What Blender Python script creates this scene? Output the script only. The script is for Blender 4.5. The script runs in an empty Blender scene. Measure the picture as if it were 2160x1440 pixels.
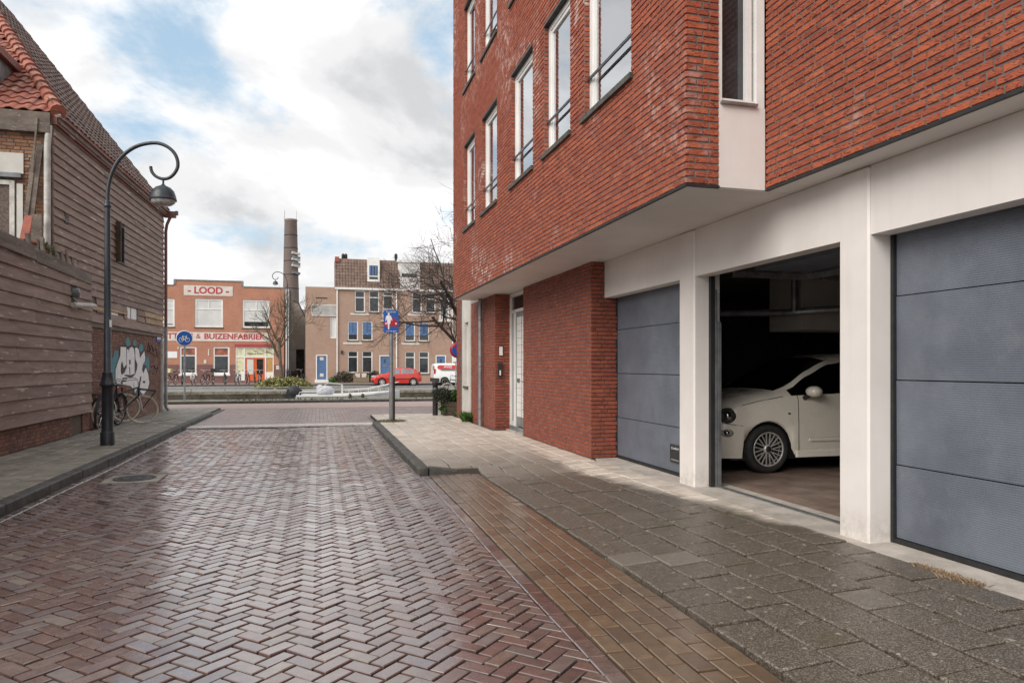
import bpy, math, random
from mathutils import Vector, Matrix
random.seed(7)
R = math.radians
# ------------------------------------------------------------------ camera, world, sun, exposure
FPX, CAMZ = 1500.0, 1.45                 # focal length in pixels of the 2160 px wide photo, eye height
TH = math.atan(408 / FPX)                # the street runs along +Y; the camera looks this much to its right
SN, CS = math.sin(TH), math.cos(TH)
sc = bpy.context.scene
col = sc.collection
cd = bpy.data.cameras.new('camera'); cam = bpy.data.objects.new('camera', cd); col.objects.link(cam)
cam.location = (0, 0, CAMZ); cam.rotation_euler = (R(90), 0, -TH)
cd.sensor_width = 36; cd.lens = FPX / 2160 * 36; cd.shift_y = 52 / 2160; cd.clip_start = .05; cd.clip_end = 3000
sc.camera = cam
SUN_EL, SUN_AZ = R(36), R(234)           # azimuth clockwise from +Y: the sun stands behind and to the left
world = bpy.data.worlds.new('World'); sc.world = world; world.use_nodes = True
def make_world():
    nt = world.node_tree; N = nt.nodes; L = nt.links; N.clear()
    out = N.new('ShaderNodeOutputWorld'); bg = N.new('ShaderNodeBackground'); bg.inputs['Strength'].default_value = .1
    sky = N.new('ShaderNodeTexSky'); sky.sky_type = 'NISHITA'; sky.sun_disc = False
    sky.sun_elevation = SUN_EL; sky.sun_rotation = SUN_AZ; sky.dust_density = 2.0; sky.ozone_density = 1.5
    tc = N.new('ShaderNodeTexCoord'); sep = N.new('ShaderNodeSeparateXYZ'); L.new(tc.outputs['Generated'], sep.inputs[0])
    def math_(op, a, b=None):
        m = N.new('ShaderNodeMath'); m.operation = op
        for i, v in enumerate((a, b)):
            if v is None: continue
            if isinstance(v, (int, float)): m.inputs[i].default_value = v
            else: L.new(v, m.inputs[i])
        return m.outputs[0]
    zc = math_('ADD', math_('MAXIMUM', sep.outputs[2], 0.0), .42)
    comb = N.new('ShaderNodeCombineXYZ')
    L.new(math_('DIVIDE', sep.outputs[0], zc), comb.inputs[0]); L.new(math_('DIVIDE', sep.outputs[1], zc), comb.inputs[1])
    L.new(math_('MULTIPLY', sep.outputs[2], .9), comb.inputs[2])
    def noise(scale, detail, rough, off, dist=0):
        mp = N.new('ShaderNodeMapping'); mp.inputs['Location'].default_value = off; L.new(comb.outputs[0], mp.inputs[0])
        n = N.new('ShaderNodeTexNoise'); n.inputs['Scale'].default_value = scale; n.inputs['Detail'].default_value = detail
        n.inputs['Roughness'].default_value = rough; n.inputs['Distortion'].default_value = dist; L.new(mp.outputs[0], n.inputs['Vector']); return n.outputs['Fac']
    def ramp(fac, stops):
        r = N.new('ShaderNodeValToRGB'); e = r.color_ramp.elements
        while len(e) < len(stops): e.new(.5)
        for i, (p, c) in enumerate(stops): e[i].position = p; e[i].color = c if len(c) == 4 else (*c, 1)
        r.color_ramp.interpolation = 'EASE'; L.new(fac, r.inputs[0]); return r.outputs[0]
    def mix(f, a, b):
        m = N.new('ShaderNodeMix'); m.data_type = 'RGBA'
        if isinstance(f, float): m.inputs[0].default_value = f
        else: L.new(f, m.inputs[0])
        for i, v in ((6, a), (7, b)):
            if isinstance(v, tuple): m.inputs[i].default_value = (*v, 1)
            else: L.new(v, m.inputs[i])
        return m.outputs[2]
    cover = ramp(noise(1.75, 9, .58, (5.1, .3, .4), .2), [(.335, (0, 0, 0)), (.45, (1, 1, 1))])
    shade = ramp(noise(2.6, 7, .55, (8.3, 4.1, 2.2), .3), [(.34, (3.35, 3.4, 3.48)), (.45, (4.5, 4.5, 4.53)), (.57, (5.6, 5.58, 5.55))])
    hazeblue = mix(.62, sky.outputs[0], (2.7, 3.7, 4.4))
    cm = mix(cover, hazeblue, shade)
    hz = ramp(sep.outputs[2], [(0.0, (1, 1, 1)), (.16, (0, 0, 0))])
    L.new(mix(math_('MULTIPLY', hz, .55), cm, (5.2, 5.25, 5.35)), bg.inputs[0])
    L.new(bg.outputs[0], out.inputs[0])
make_world()
sl = bpy.data.lights.new('sun', 'SUN'); sl.energy = 1.5; sl.angle = R(44); sl.color = (1, .95, .88)
so = bpy.data.objects.new('sun', sl); col.objects.link(so)
sd = Vector((math.sin(SUN_AZ) * math.cos(SUN_EL), math.cos(SUN_AZ) * math.cos(SUN_EL), math.sin(SUN_EL)))
so.rotation_euler = sd.to_track_quat('Z', 'Y').to_euler()
vs = sc.view_settings; vs.view_transform = 'Standard'; vs.look = 'None'; vs.gamma = 1; vs.use_curve_mapping = False; vs.exposure = 1.02
sc.cycles.max_bounces = 8; sc.cycles.diffuse_bounces = 4; sc.cycles.transparent_max_bounces = 12

# ------------------------------------------------------------------ pixel helpers (a pixel gives a direction; a plane gives the distance)
def ray(px, py):
    u = (px - 1080) / FPX; return Vector((SN + u * CS, CS - u * SN, (772 - py) / FPX))
def onX(px, py, X): d = ray(px, py); t = X / d.x; return Vector((X, t * d.y, CAMZ + t * d.z))
def onY(px, py, Y): d = ray(px, py); t = Y / d.y; return Vector((t * d.x, Y, CAMZ + t * d.z))
def onZ(px, py, z): d = ray(px, py); t = (z - CAMZ) / d.z; return Vector((t * d.x, t * d.y, z))
def onplane(px, py, p0, n):
    d = ray(px, py); o = Vector((0, 0, CAMZ)); t = (Vector(p0) - o).dot(n) / d.dot(n); return o + d * t

# ------------------------------------------------------------------ materials
MATS = {}
def pm(name, c1, c2=None, scale=5, rough=.7, rvar=.12, bump=0., bscale=60, metal=0., spec=.5, ramp=None, rnd=0., lo=.38, hi=.62, stain=None, emis=None, extra=None, coat=0., coatr=.05, rrand=0., stretch=None):
    """noise-mixed c1/c2, optional per-piece colour ramp, stains (colour, scale, threshold) and relief"""
    m = bpy.data.materials.new(name); m.use_nodes = True; nt = m.node_tree; N = nt.nodes; L = nt.links
    b = N['Principled BSDF']; geo = N.new('ShaderNodeNewGeometry')
    pos = geo.outputs['Position']
    if stretch:
        mp = N.new('ShaderNodeMapping'); mp.inputs['Scale'].default_value = stretch; L.new(pos, mp.inputs[0]); pos = mp.outputs[0]
    def noise(s, d=6, r=.6, vec=None):
        n = N.new('ShaderNodeTexNoise'); n.inputs['Scale'].default_value = s; n.inputs['Detail'].default_value = d; n.inputs['Roughness'].default_value = r
        L.new(vec or pos, n.inputs['Vector']); return n.outputs['Fac']
    def mr(v, a, b_, c=0., d=1.):
        n = N.new('ShaderNodeMapRange'); n.inputs[1].default_value = a; n.inputs[2].default_value = b_; n.inputs[3].default_value = c; n.inputs[4].default_value = d; L.new(v, n.inputs[0]); return n.outputs[0]
    def mix(f, a, c, mode='MIX'):
        n = N.new('ShaderNodeMix'); n.data_type = 'RGBA'; n.blend_type = mode
        if isinstance(f, (int, float)): n.inputs[0].default_value = f
        else: L.new(f, n.inputs[0])
        for i, v in ((6, a), (7, c)):
            if isinstance(v, tuple): n.inputs[i].default_value = (*v, 1)
            else: L.new(v, n.inputs[i])
        return n.outputs[2]
    c2 = c2 or tuple(x * .72 for x in c1)
    fac = mr(noise(scale), lo, hi)
    rand = None
    if ramp or rnd:
        oi = N.new('ShaderNodeObjectInfo'); ad = N.new('ShaderNodeMath'); ad.operation = 'ADD'; fr = N.new('ShaderNodeMath'); fr.operation = 'FRACT'
        L.new(geo.outputs['Random Per Island'], ad.inputs[0]); L.new(oi.outputs['Random'], ad.inputs[1]); L.new(ad.outputs[0], fr.inputs[0]); rand = fr.outputs[0]
    if ramp:
        r = N.new('ShaderNodeValToRGB'); e = r.color_ramp.elements
        while len(e) < len(ramp): e.new(.5)
        for i, c in enumerate(ramp): e[i].position = i / max(1, len(ramp) - 1); e[i].color = (*c, 1)
        L.new(rand, r.inputs[0]); base = r.outputs[0]
        base = mix(mr(fac, 0, 1, 0, .5), base, c2)
    else: base = mix(fac, c1, c2)
    if rnd:
        hs = N.new('ShaderNodeHueSaturation'); L.new(base, hs.inputs['Color']); L.new(mr(rand, 0, 1, 1 - rnd, 1 + rnd), hs.inputs['Value']); base = hs.outputs[0]
    for st in (stain or []):
        scol, ss, t0, t1 = st[:4]
        base = mix(mr(noise(ss, 8, .65), t0, t1, 0, st[4] if len(st) > 4 else 1.), base, scol)
    ctx = dict(N=N, L=L, b=b, geo=geo, noise=noise, mr=mr, mix=mix, rand=rand, pos=pos)
    if extra: base = extra(ctx, base) or base
    L.new(base, b.inputs['Base Color'])
    rgh = mr(noise(scale * 2.3, 4), .3, .7, max(.02, rough - rvar), min(1, rough + rvar))
    if rrand:
        ra = N.new('ShaderNodeMath'); ra.operation = 'ADD'; L.new(rgh, ra.inputs[0]); L.new(mr(rand, 0, 1, -rrand * .4, rrand), ra.inputs[1]); rgh = ra.outputs[0]; L.new(mr(rand, 0, 1, max(.02, coatr - rrand * .3), coatr + rrand), b.inputs['Coat Roughness'])
    L.new(rgh, b.inputs['Roughness'])
    b.inputs['Metallic'].default_value = metal; b.inputs['Specular IOR Level'].default_value = spec
    if coat: b.inputs['Coat IOR'].default_value = 1.75 if rrand else 1.5; b.inputs['Coat Weight'].default_value = coat; b.inputs['Coat Roughness'].default_value = coatr
    if bump:
        bp = N.new('ShaderNodeBump'); bp.inputs['Strength'].default_value = bump; bp.inputs['Distance'].default_value = .01
        L.new(ctx.get('height') or noise(bscale, 5), bp.inputs['Height']); L.new(bp.outputs[0], b.inputs['Normal'])
    if emis: b.inputs['Emission Color'].default_value = (*emis[0], 1); b.inputs['Emission Strength'].default_value = emis[1]
    MATS[name] = m; return m
def wrinkle(ctx, base):      # hand-formed brick: dark creases running along the brick plus their relief
    N, L = ctx['N'], ctx['L']
    mp = N.new('ShaderNodeMapping'); mp.inputs['Scale'].default_value = (9, 9, 26); L.new(ctx['geo'].outputs['Position'], mp.inputs[0])
    n = N.new('ShaderNodeTexNoise'); n.inputs['Scale'].default_value = 2.2; n.inputs['Detail'].default_value = 4; n.inputs['Distortion'].default_value = 1.6; L.new(mp.outputs[0], n.inputs['Vector'])
    ctx['height'] = n.outputs['Fac']
    crease = ctx['mr'](n.outputs['Fac'], .37, .44, .88, 0)
    base = ctx['mix'](crease, base, (.075, .018, .011))
    if ctx.get('nolime'): return base
    lime = ctx['mr'](ctx['noise'](.75, 3, .5), .52, .66, 0, .8)
    spot = ctx['mr'](ctx['noise'](7, 4, .7), .48, .64)
    mm = N.new('ShaderNodeMath'); mm.operation = 'MULTIPLY'; L.new(lime, mm.inputs[0]); L.new(spot, mm.inputs[1])
    return ctx['mix'](mm.outputs[0], base, (.62, .48, .44))
def wrinkle_plain(ctx, base): ctx['nolime'] = True; return wrinkle(ctx, base)
pm('face_brick', (.38, .095, .04), (.22, .055, .028), 9, .75, ramp=[(.27, .054, .026), (.36, .078, .034), (.44, .102, .042), (.40, .09, .036), (.31, .064, .03), (.47, .13, .055)], bump=.8, extra=wrinkle)
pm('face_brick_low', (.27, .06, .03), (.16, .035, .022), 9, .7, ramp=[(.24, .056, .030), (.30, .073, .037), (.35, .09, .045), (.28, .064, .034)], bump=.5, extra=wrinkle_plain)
pm('mortar', (.18, .152, .142), (.12, .10, .095), 20, .95, bump=.3)
pm('old_mortar', (.16, .12, .10), (.09, .07, .06), 20, .95, bump=.3)
pm('old_brick', (.20, .085, .06), (.11, .05, .04), 8, .85, ramp=[(.20, .10, .075), (.27, .13, .092), (.32, .16, .115), (.23, .115, .088), (.15, .08, .066)], bump=.5, stain=[((.10, .10, .07), 1.5, .6, .75, .5)])
pm('ochre_brick', (.30, .14, .075), (.14, .07, .045), 8, .88, ramp=[(.22, .10, .055), (.34, .16, .08), (.17, .085, .055), (.40, .22, .12), (.13, .07, .05)], bump=.5, stain=[((.55, .46, .36), 1.3, .60, .68, .85)])
pm('road_brick', (.10, .055, .05), (.065, .04, .038), 14, .24, rvar=.08, coat=1., coatr=.15, rrand=.14, stain=[((.16, .13, .10), 2.4, .60, .74, .45), ((.035, .03, .025), 5, .62, .72, .6)], ramp=[(.125, .076, .066), (.18, .115, .10), (.14, .086, .082), (.19, .135, .108), (.16, .085, .07), (.11, .078, .076), (.21, .165, .135)], bump=.11, bscale=45, spec=1.)
pm('gutter_brick', (.17, .10, .058), (.085, .052, .034), 11, .38, coat=1., coatr=.24, ramp=[(.145, .094, .055), (.195, .13, .077), (.115, .075, .046), (.215, .148, .09)], bump=.2, bscale=70)
pm('pale_brick', (.60, .56, .52), (.46, .42, .39), 8, .4, coat=.4, coatr=.25, rnd=.15, bump=.3)
pm('junction_brick', (.27, .19, .175), (.18, .125, .115), 8, .4, coat=.6, coatr=.25, rnd=.25, bump=.3)
pm('joint_sand', (.045, .036, .03), (.025, .02, .017), 30, .95, bump=.4)
def tile_extra(ctx, base):   # exposed aggregate, and the dry strip that the overhang keeps from the rain
    N, L = ctx['N'], ctx['L']
    v = N.new('ShaderNodeTexVoronoi'); v.inputs['Scale'].default_value = 165; L.new(ctx['geo'].outputs['Position'], v.inputs['Vector'])
    sp = N.new('ShaderNodeSeparateColor'); L.new(v.outputs['Color'], sp.inputs[0])
    stones = ctx['mr'](sp.outputs[0], .45, .98)
    wet = ctx['mix'](stones, (.068, .054, .041), (.215, .18, .145))
    wet = ctx['mix'](ctx['mr'](ctx['noise'](2.2, 8, .7), .56, .72, 0, .75), wet, (.075, .066, .03))
    wet = ctx['mix'](ctx['mr'](ctx['noise'](16, 3, .6), .66, .70, 0, .7), wet, (.36, .35, .28))
    wet = ctx['mix'](ctx['mr'](ctx['rand'], .972, .975, 0, .5), wet, (.21, .185, .155))
    sx = N.new('ShaderNodeSeparateXYZ'); L.new(ctx['geo'].outputs['Position'], sx.inputs[0])
    def mth(op, a, b):
        m = N.new('ShaderNodeMath'); m.operation = op
        for i, q in enumerate((a, b)):
            if isinstance(q, (int, float)): m.inputs[i].default_value = q
            else: L.new(q, m.inputs[i])
        return m.outputs[0]
    edge = mth('ADD', sx.outputs[0], mth('MULTIPLY', mth('SUBTRACT', ctx['noise'](3, 5), .5), .35))
    lim = ctx['mr'](sx.outputs[1], 4.2, 8.5, 4.05, 3.25)       # rain line follows the overhang above
    dry = ctx['mr'](mth('SUBTRACT', edge, lim), -.10, .12)
    far = ctx['mr'](sx.outputs[1], 8.2, 12.5, 0, .9)            # the smooth tiles beyond the drive
    d2 = mth('MAXIMUM', dry, far)
    return ctx['mix'](d2, wet, base)
pm('pavement_tile', (.64, .56, .48), (.52, .455, .39), 5, .5, coat=.25, coatr=.3, rnd=.13, bump=.35, bscale=90, extra=tile_extra)
pm('grey_tile', (.31, .28, .235), (.21, .19, .155), 4, .55, rnd=.14, bump=.3, bscale=90, stain=[((.10, .10, .055), 1.7, .56, .7, .7)])
pm('kerb_stone', (.085, .08, .074), (.04, .038, .035), 7, .6, rnd=.15, bump=.4, bscale=80, stain=[((.05, .05, .03), 2., .5, .65, .7)])
pm('concrete', (.50, .45, .40), (.36, .32, .28), 4, .75, bump=.2, stain=[((.15, .13, .11), 3, .58, .7, .7)])
pm('garage_floor', (.30, .21, .17), (.17, .12, .10), 3, .4, bump=.15)
def streaks(ctx, base):      # rain streaks down the boards and splash dirt at their foot
    N, L = ctx['N'], ctx['L']
    mp = N.new('ShaderNodeMapping'); mp.inputs['Scale'].default_value = (7, 7, .35); L.new(ctx['geo'].outputs['Position'], mp.inputs[0])
    base = ctx['mix'](ctx['mr'](ctx['noise'](1.6, 5, .6, mp.outputs[0]), .52, .78, 0, .13), base, (.46, .42, .37))
    sx = N.new('ShaderNodeSeparateXYZ'); L.new(ctx['geo'].outputs['Position'], sx.inputs[0])
    m = N.new('ShaderNodeMath'); m.operation = 'MULTIPLY'; L.new(ctx['mr'](sx.outputs[2], .12, .38, .55, 0), m.inputs[0]); L.new(ctx['mr'](ctx['noise'](14, 6, .7), .40, .66), m.inputs[1])
    return ctx['mix'](m.outputs[0], base, (.34, .29, .23))
pm('white_board', (.76, .715, .685), (.69, .645, .615), 1.2, .5, rvar=.08, stain=[((.45, .41, .38), 1.1, .62, .85, .3)], extra=streaks)
pm('soffit_board', (.70, .66, .62), (.62, .58, .545), 1., .5, rvar=.05)
pm('white_paint', (.80, .79, .77), (.70, .69, .67), 2, .4)
pm('old_white', (.62, .60, .56), (.42, .40, .37), 6, .7, bump=.2)
pm('black_rubber', (.012, .012, .013), (.02, .02, .02), 10, .6)
pm('dark_interior', (.19, .17, .15), (.13, .12, .10), 2, .9)
pm('grey_render', (.16, .15, .13), (.11, .10, .09), 2, .9)
def ribs(ctx, base):
    N, L = ctx['N'], ctx['L']; w = N.new('ShaderNodeTexWave'); w.wave_type = 'BANDS'; w.bands_direction = 'Z'; w.inputs['Scale'].default_value = 20; w.inputs['Distortion'].default_value = .0
    L.new(ctx['geo'].outputs['Position'], w.inputs['Vector']); ctx['height'] = w.outputs['Fac']
    return ctx['mix'](ctx['mr'](w.outputs['Fac'], 0, 1, 0, .08), base, (.06, .07, .085))
pm('garage_door', (.15, .17, .205), (.115, .13, .16), 1.6, .42, rvar=.1, bump=.2, extra=ribs, stain=[((.25, .255, .27), 2.2, .55, .78, .4), ((.07, .08, .10), 1.3, .54, .72, .5), ((.035, .038, .042), 9, .70, .74, .8)])
pm('grey_metal', (.26, .27, .28), (.18, .19, .20), 8, .45, metal=.6)
pm('zinc', (.33, .34, .35), (.22, .23, .24), 5, .5, metal=.5)
pm('alu', (.45, .45, .45), None, 9, .35, metal=.8)
pm('lamp_paint', (.028, .036, .046), (.018, .022, .028), 6, .38)
pm('sill_stone', (.10, .095, .085), (.055, .052, .045), 12, .8, bump=.3)
pm('curtain', (.82, .81, .80), (.74, .73, .72), 3, .9)
pm('room_dark', (.06, .055, .05), (.03, .028, .025), 3, .9)
def glassmat(name, tint, ior, opacity):
    m = bpy.data.materials.new(name); m.use_nodes = True; N = m.node_tree.nodes; L = m.node_tree.links; N.clear()
    o = N.new('ShaderNodeOutputMaterial'); mx = N.new('ShaderNodeMixShader'); t = N.new('ShaderNodeBsdfTransparent'); g = N.new('ShaderNodeBsdfGlossy')
    t.inputs[0].default_value = (*tint, 1); g.inputs['Roughness'].default_value = .015; g.inputs[0].default_value = (.95, .97, 1, 1)
    fr = N.new('ShaderNodeFresnel'); fr.inputs[0].default_value = ior; mr = N.new('ShaderNodeMapRange'); mr.inputs[1].default_value = 0; mr.inputs[2].default_value = 1
    mr.inputs[3].default_value = opacity; mr.inputs[4].default_value = 1; L.new(fr.outputs[0], mr.inputs[0]); L.new(mr.outputs[0], mx.inputs[0])
    L.new(t.outputs[0], mx.inputs[1]); L.new(g.outputs[0], mx.inputs[2]); L.new(mx.outputs[0], o.inputs[0]); MATS[name] = m
glassmat('clear_glass', (.86, .9, .9), 1.7, .52)
glassmat('pale_glass', (.35, .38, .37), 1.5, .30)
glassmat('car_glass', (.10, .11, .11), 1.5, .03)
pm('dark_glass', (.035, .04, .045), (.02, .022, .025), 3, .06, rvar=.03, spec=.8)
def weath(name, a, b, chips, rampc=None, cs=7, rough=.75):
    pm(name, a, b, 3.5, rough, ramp=rampc, rnd=0 if rampc else .14, bump=.45, bscale=30, stretch=(1, .3, 2.6),
       stain=[(chips, cs, .605, .635, .9), (tuple(x * .45 for x in a), 4, .60, .72, .55)])
weath('clapboard', (.19, .122, .098), (.135, .085, .068), (.50, .45, .40), cs=5.5, rampc=[(.22, .155, .128), (.28, .198, .165), (.32, .228, .19), (.25, .172, .14)])
weath('bare_board', (.42, .29, .17), (.30, .20, .12), (.5, .42, .32))
weath('grey_wood', (.19, .15, .12), (.10, .08, .065), (.30, .27, .23))
weath('red_fascia', (.26, .10, .08), (.18, .075, .06), (.52, .48, .44), None, 5)
pm('brown_tile', (.18, .12, .10), (.11, .075, .064), 5, .7, ramp=[(.15, .098, .082), (.20, .135, .112), (.235, .165, .14), (.135, .09, .078)], bump=.3)
pm('mansard_tile', (.20, .135, .105), (.15, .10, .08), 3, .8, rnd=.18)
pm('red_tile', (.40, .11, .06), (.24, .07, .045), 5, .55, ramp=[(.29, .085, .055), (.37, .125, .08), (.25, .08, .056), (.42, .19, .13)], bump=.3, stain=[((.07, .055, .045), 3, .60, .72, .85)])
pm('copper_brown', (.20, .085, .065), (.13, .06, .05), 6, .55)
pm('teal_spray', (.09, .26, .30), (.07, .19, .22), 9, .75, bump=.3)
pm('white_spray', (.82, .80, .79), (.70, .68, .67), 9, .7, bump=.3)
pm('dark_spray', (.035, .028, .035), (.05, .035, .04), 9, .7)
# far side
def bricktex(name, a, b, mortar, sx=1.0, rough=.85, stain=None):
    def ex(ctx, base):
        N, L = ctx['N'], ctx['L']; t = N.new('ShaderNodeTexBrick'); mp = N.new('ShaderNodeMapping'); mp.vector_type = 'POINT'
        sp = N.new('ShaderNodeSeparateXYZ'); cb = N.new('ShaderNodeCombineXYZ'); L.new(ctx['geo'].outputs['Position'], sp.inputs[0])
        ad = N.new('ShaderNodeMath'); ad.operation = 'ADD'; L.new(sp.outputs[0], ad.inputs[0]); L.new(sp.outputs[1], ad.inputs[1])
        L.new(ad.outputs[0], cb.inputs[0]); L.new(sp.outputs[2], cb.inputs[1]); L.new(cb.outputs[0], t.inputs['Vector'])
        t.inputs['Scale'].default_value = 1; t.inputs['Brick Width'].default_value = .22; t.inputs['Row Height'].default_value = .0625; t.inputs['Mortar Size'].default_value = .006
        t.inputs['Color1'].default_value = (*a, 1); t.inputs['Color2'].default_value = (*b, 1); t.inputs['Mortar'].default_value = (*mortar, 1)
        return ctx['mix'](.45, t.outputs[0], base)
    pm(name, a, b, 1.1, rough, extra=ex, stain=stain)
bricktex('orange_brick', (.46, .205, .13), (.36, .15, .095), (.38, .28, .22), stain=[((.30, .14, .10), .5, .56, .75, .5)])
bricktex('plinth_brick', (.20, .095, .085), (.15, .075, .068), (.18, .13, .12))
bricktex('tan_brick', (.40, .265, .20), (.33, .21, .155), (.36, .29, .25), stain=[((.22, .14, .105), .35, .58, .75, .7)])
bricktex('chimney_brick', (.26, .205, .185), (.20, .155, .14), (.24, .21, .20))
pm('banner_paint', (.66, .61, .55), (.56, .51, .46), 2, .8)
pm('red_letter', (.45, .045, .06), (.36, .04, .05), 6, .6)
pm('blue_paint', (.085, .165, .33), (.07, .14, .28), 3, .5)
pm('orange_paint', (.75, .13, .03), None, 3, .45)
pm('cream_panel', (.72, .70, .46), None, 3, .6)
pm('poster_gold', (.55, .32, .10), (.40, .22, .08), 6, .5)
pm('poster_red', (.42, .13, .07), (.12, .06, .05), 2.2, .5)
pm('blind', (.62, .62, .61), (.54, .54, .53), 1, .7)
pm('plaster_grey', (.44, .41, .37), (.36, .33, .30), 1.2, .85)
pm('cream_plaster', (.60, .575, .53), (.50, .48, .44), 2, .8, stain=[((.28, .26, .22), 1.2, .6, .8, .5)])
pm('asphalt_pink', (.42, .31, .275), (.36, .265, .235), 3, .7, bump=.2, bscale=120)
pm('asphalt_grey', (.24, .23, .22), (.19, .18, .175), 2, .75, bump=.2)
pm('far_pavement', (.28, .22, .19), (.22, .17, .15), 2, .8)
pm('quay_stone', (.26, .23, .18), (.13, .12, .09), 2.5, .85, bump=.4, stain=[((.10, .11, .04), 1.5, .52, .66, .8)])
pm('quay_wall', (.10, .085, .065), (.055, .045, .035), 2.5, .9, bump=.6, bscale=12)
pm('ground', (.20, .17, .15), (.15, .13, .11), .5, .9)
pm('water', (.02, .025, .02), (.015, .02, .015), 1, .05, bump=.15, bscale=3)
pm('boat_white', (.74, .74, .73), (.62, .62, .61), 3, .35)
pm('tarp_dark', (.03, .032, .038), None, 6, .6)
pm('grass', (.15, .145, .055), (.09, .095, .035), 6, .8, rnd=.3)
pm('dry_grass', (.25, .17, .10), None, 6, .9, rnd=.3)
pm('yellow_leaf', (.27, .255, .08), (.17, .165, .06), 3, .7, rnd=.4)
pm('dark_leaf', (.04, .045, .025), (.025, .03, .018), 3, .7, rnd=.5)
pm('green_leaf', (.07, .16, .03), (.045, .10, .02), 3, .6, rnd=.5)
pm('bark', (.085, .065, .055), (.05, .04, .036), 10, .9, bump=.5)
pm('mossy_bark', (.13, .11, .08), (.08, .075, .045), 6, .9, bump=.5)
pm('car_red', (.56, .03, .018), (.52, .028, .016), 2, .22, rvar=.04, coat=.8)
pm('car_cream', (.84, .79, .69), (.82, .77, .67), 2, .28, rvar=.04, coat=.6)
pm('van_white', (.78, .78, .77), None, 2, .3, coat=.4, c2=(.74, .74, .73)) if False else pm('van_white', (.78, .78, .77), (.74, .74, .73), 2, .3, coat=.4)
pm('black_plastic', (.02, .02, .022), (.03, .03, .03), 8, .5)
pm('tyre', (.018, .018, .018), (.03, .03, .03), 20, .8)
pm('cream_tyre', (.66, .60, .48), (.52, .47, .38), 9, .7)
pm('chrome', (.62, .62, .62), None, 9, .18, metal=1.)
pm('rim_silver', (.60, .58, .55), (.5, .48, .46), 9, .4, metal=.35)
pm('lens', (.55, .55, .53), (.25, .25, .25), 14, .12)
pm('lens_dark', (.03, .03, .032), (.10, .10, .10), 25, .08)
pm('tail_red', (.4, .02, .02), None, 9, .2)
pm('bike_black', (.018, .018, .02), (.03, .03, .03), 8, .4)
pm('bike_white', (.62, .60, .58), None, 8, .4)
pm('bike_red', (.25, .02, .025), None, 8, .4)
pm('bag_white', (.60, .60, .63), (.45, .45, .5), 12, .5, bump=.4)
pm('bag_yellow', (.62, .58, .28), None, 8, .6)
pm('sign_blue', (.012, .085, .36), (.012, .08, .33), 3, .4)
pm('sign_white', (.78, .78, .78), None, 3, .4, c2=(.74, .74, .74)) if False else pm('sign_white', (.78, .78, .78), (.74, .74, .74), 3, .4)
pm('sign_red', (.42, .012, .03), None, 3, .4)
pm('wicker', (.26, .20, .13), (.17, .13, .085), 25, .8, bump=.4)
pm('terracotta', (.35, .10, .065), (.26, .075, .05), 8, .7)
pm('planter_wood', (.13, .095, .065), (.08, .06, .042), 6, .8, bump=.3)
pm('dark_iron', (.022, .022, .024), (.035, .033, .032), 9, .6)
pm('lead_grey', (.22, .23, .24), (.13, .14, .14), 4, .5)
MT = lambda n: MATS[n]
# ------------------------------------------------------------------ mesh helpers
def offset_of(p):
    v = Vector((0, 0, 0))
    while p is not None: v += p.location; p = p.parent
    return v
def tag(o, label=None, cat=None, group=None, kind=None):
    if label: o['label'] = label
    if cat: o['category'] = cat
    if group: o['group'] = group
    if kind: o['kind'] = kind
    return o
def thing(name, loc=(0, 0, 0), label=None, cat=None, group=None, rz=0):
    o = bpy.data.objects.new(name, None); col.objects.link(o); o.location = loc; o.rotation_euler = (0, 0, rz); o.empty_display_size = .2
    return tag(o, label, cat, group)
def link(name, me, parent=None, loc=(0, 0, 0)):
    o = bpy.data.objects.new(name, me); col.objects.link(o); o.parent = parent; o.location = loc; return o
class Frame:                       # wall frame: a runs along the wall, o points out of it, z is up
    def __init__(s, origin, ea, eo): s.O = Vector(origin); s.a = Vector(ea).normalized(); s.o = Vector(eo).normalized()
    def pt(s, a, o, z): return s.O + s.a * a + s.o * o + Vector((0, 0, z))
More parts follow.
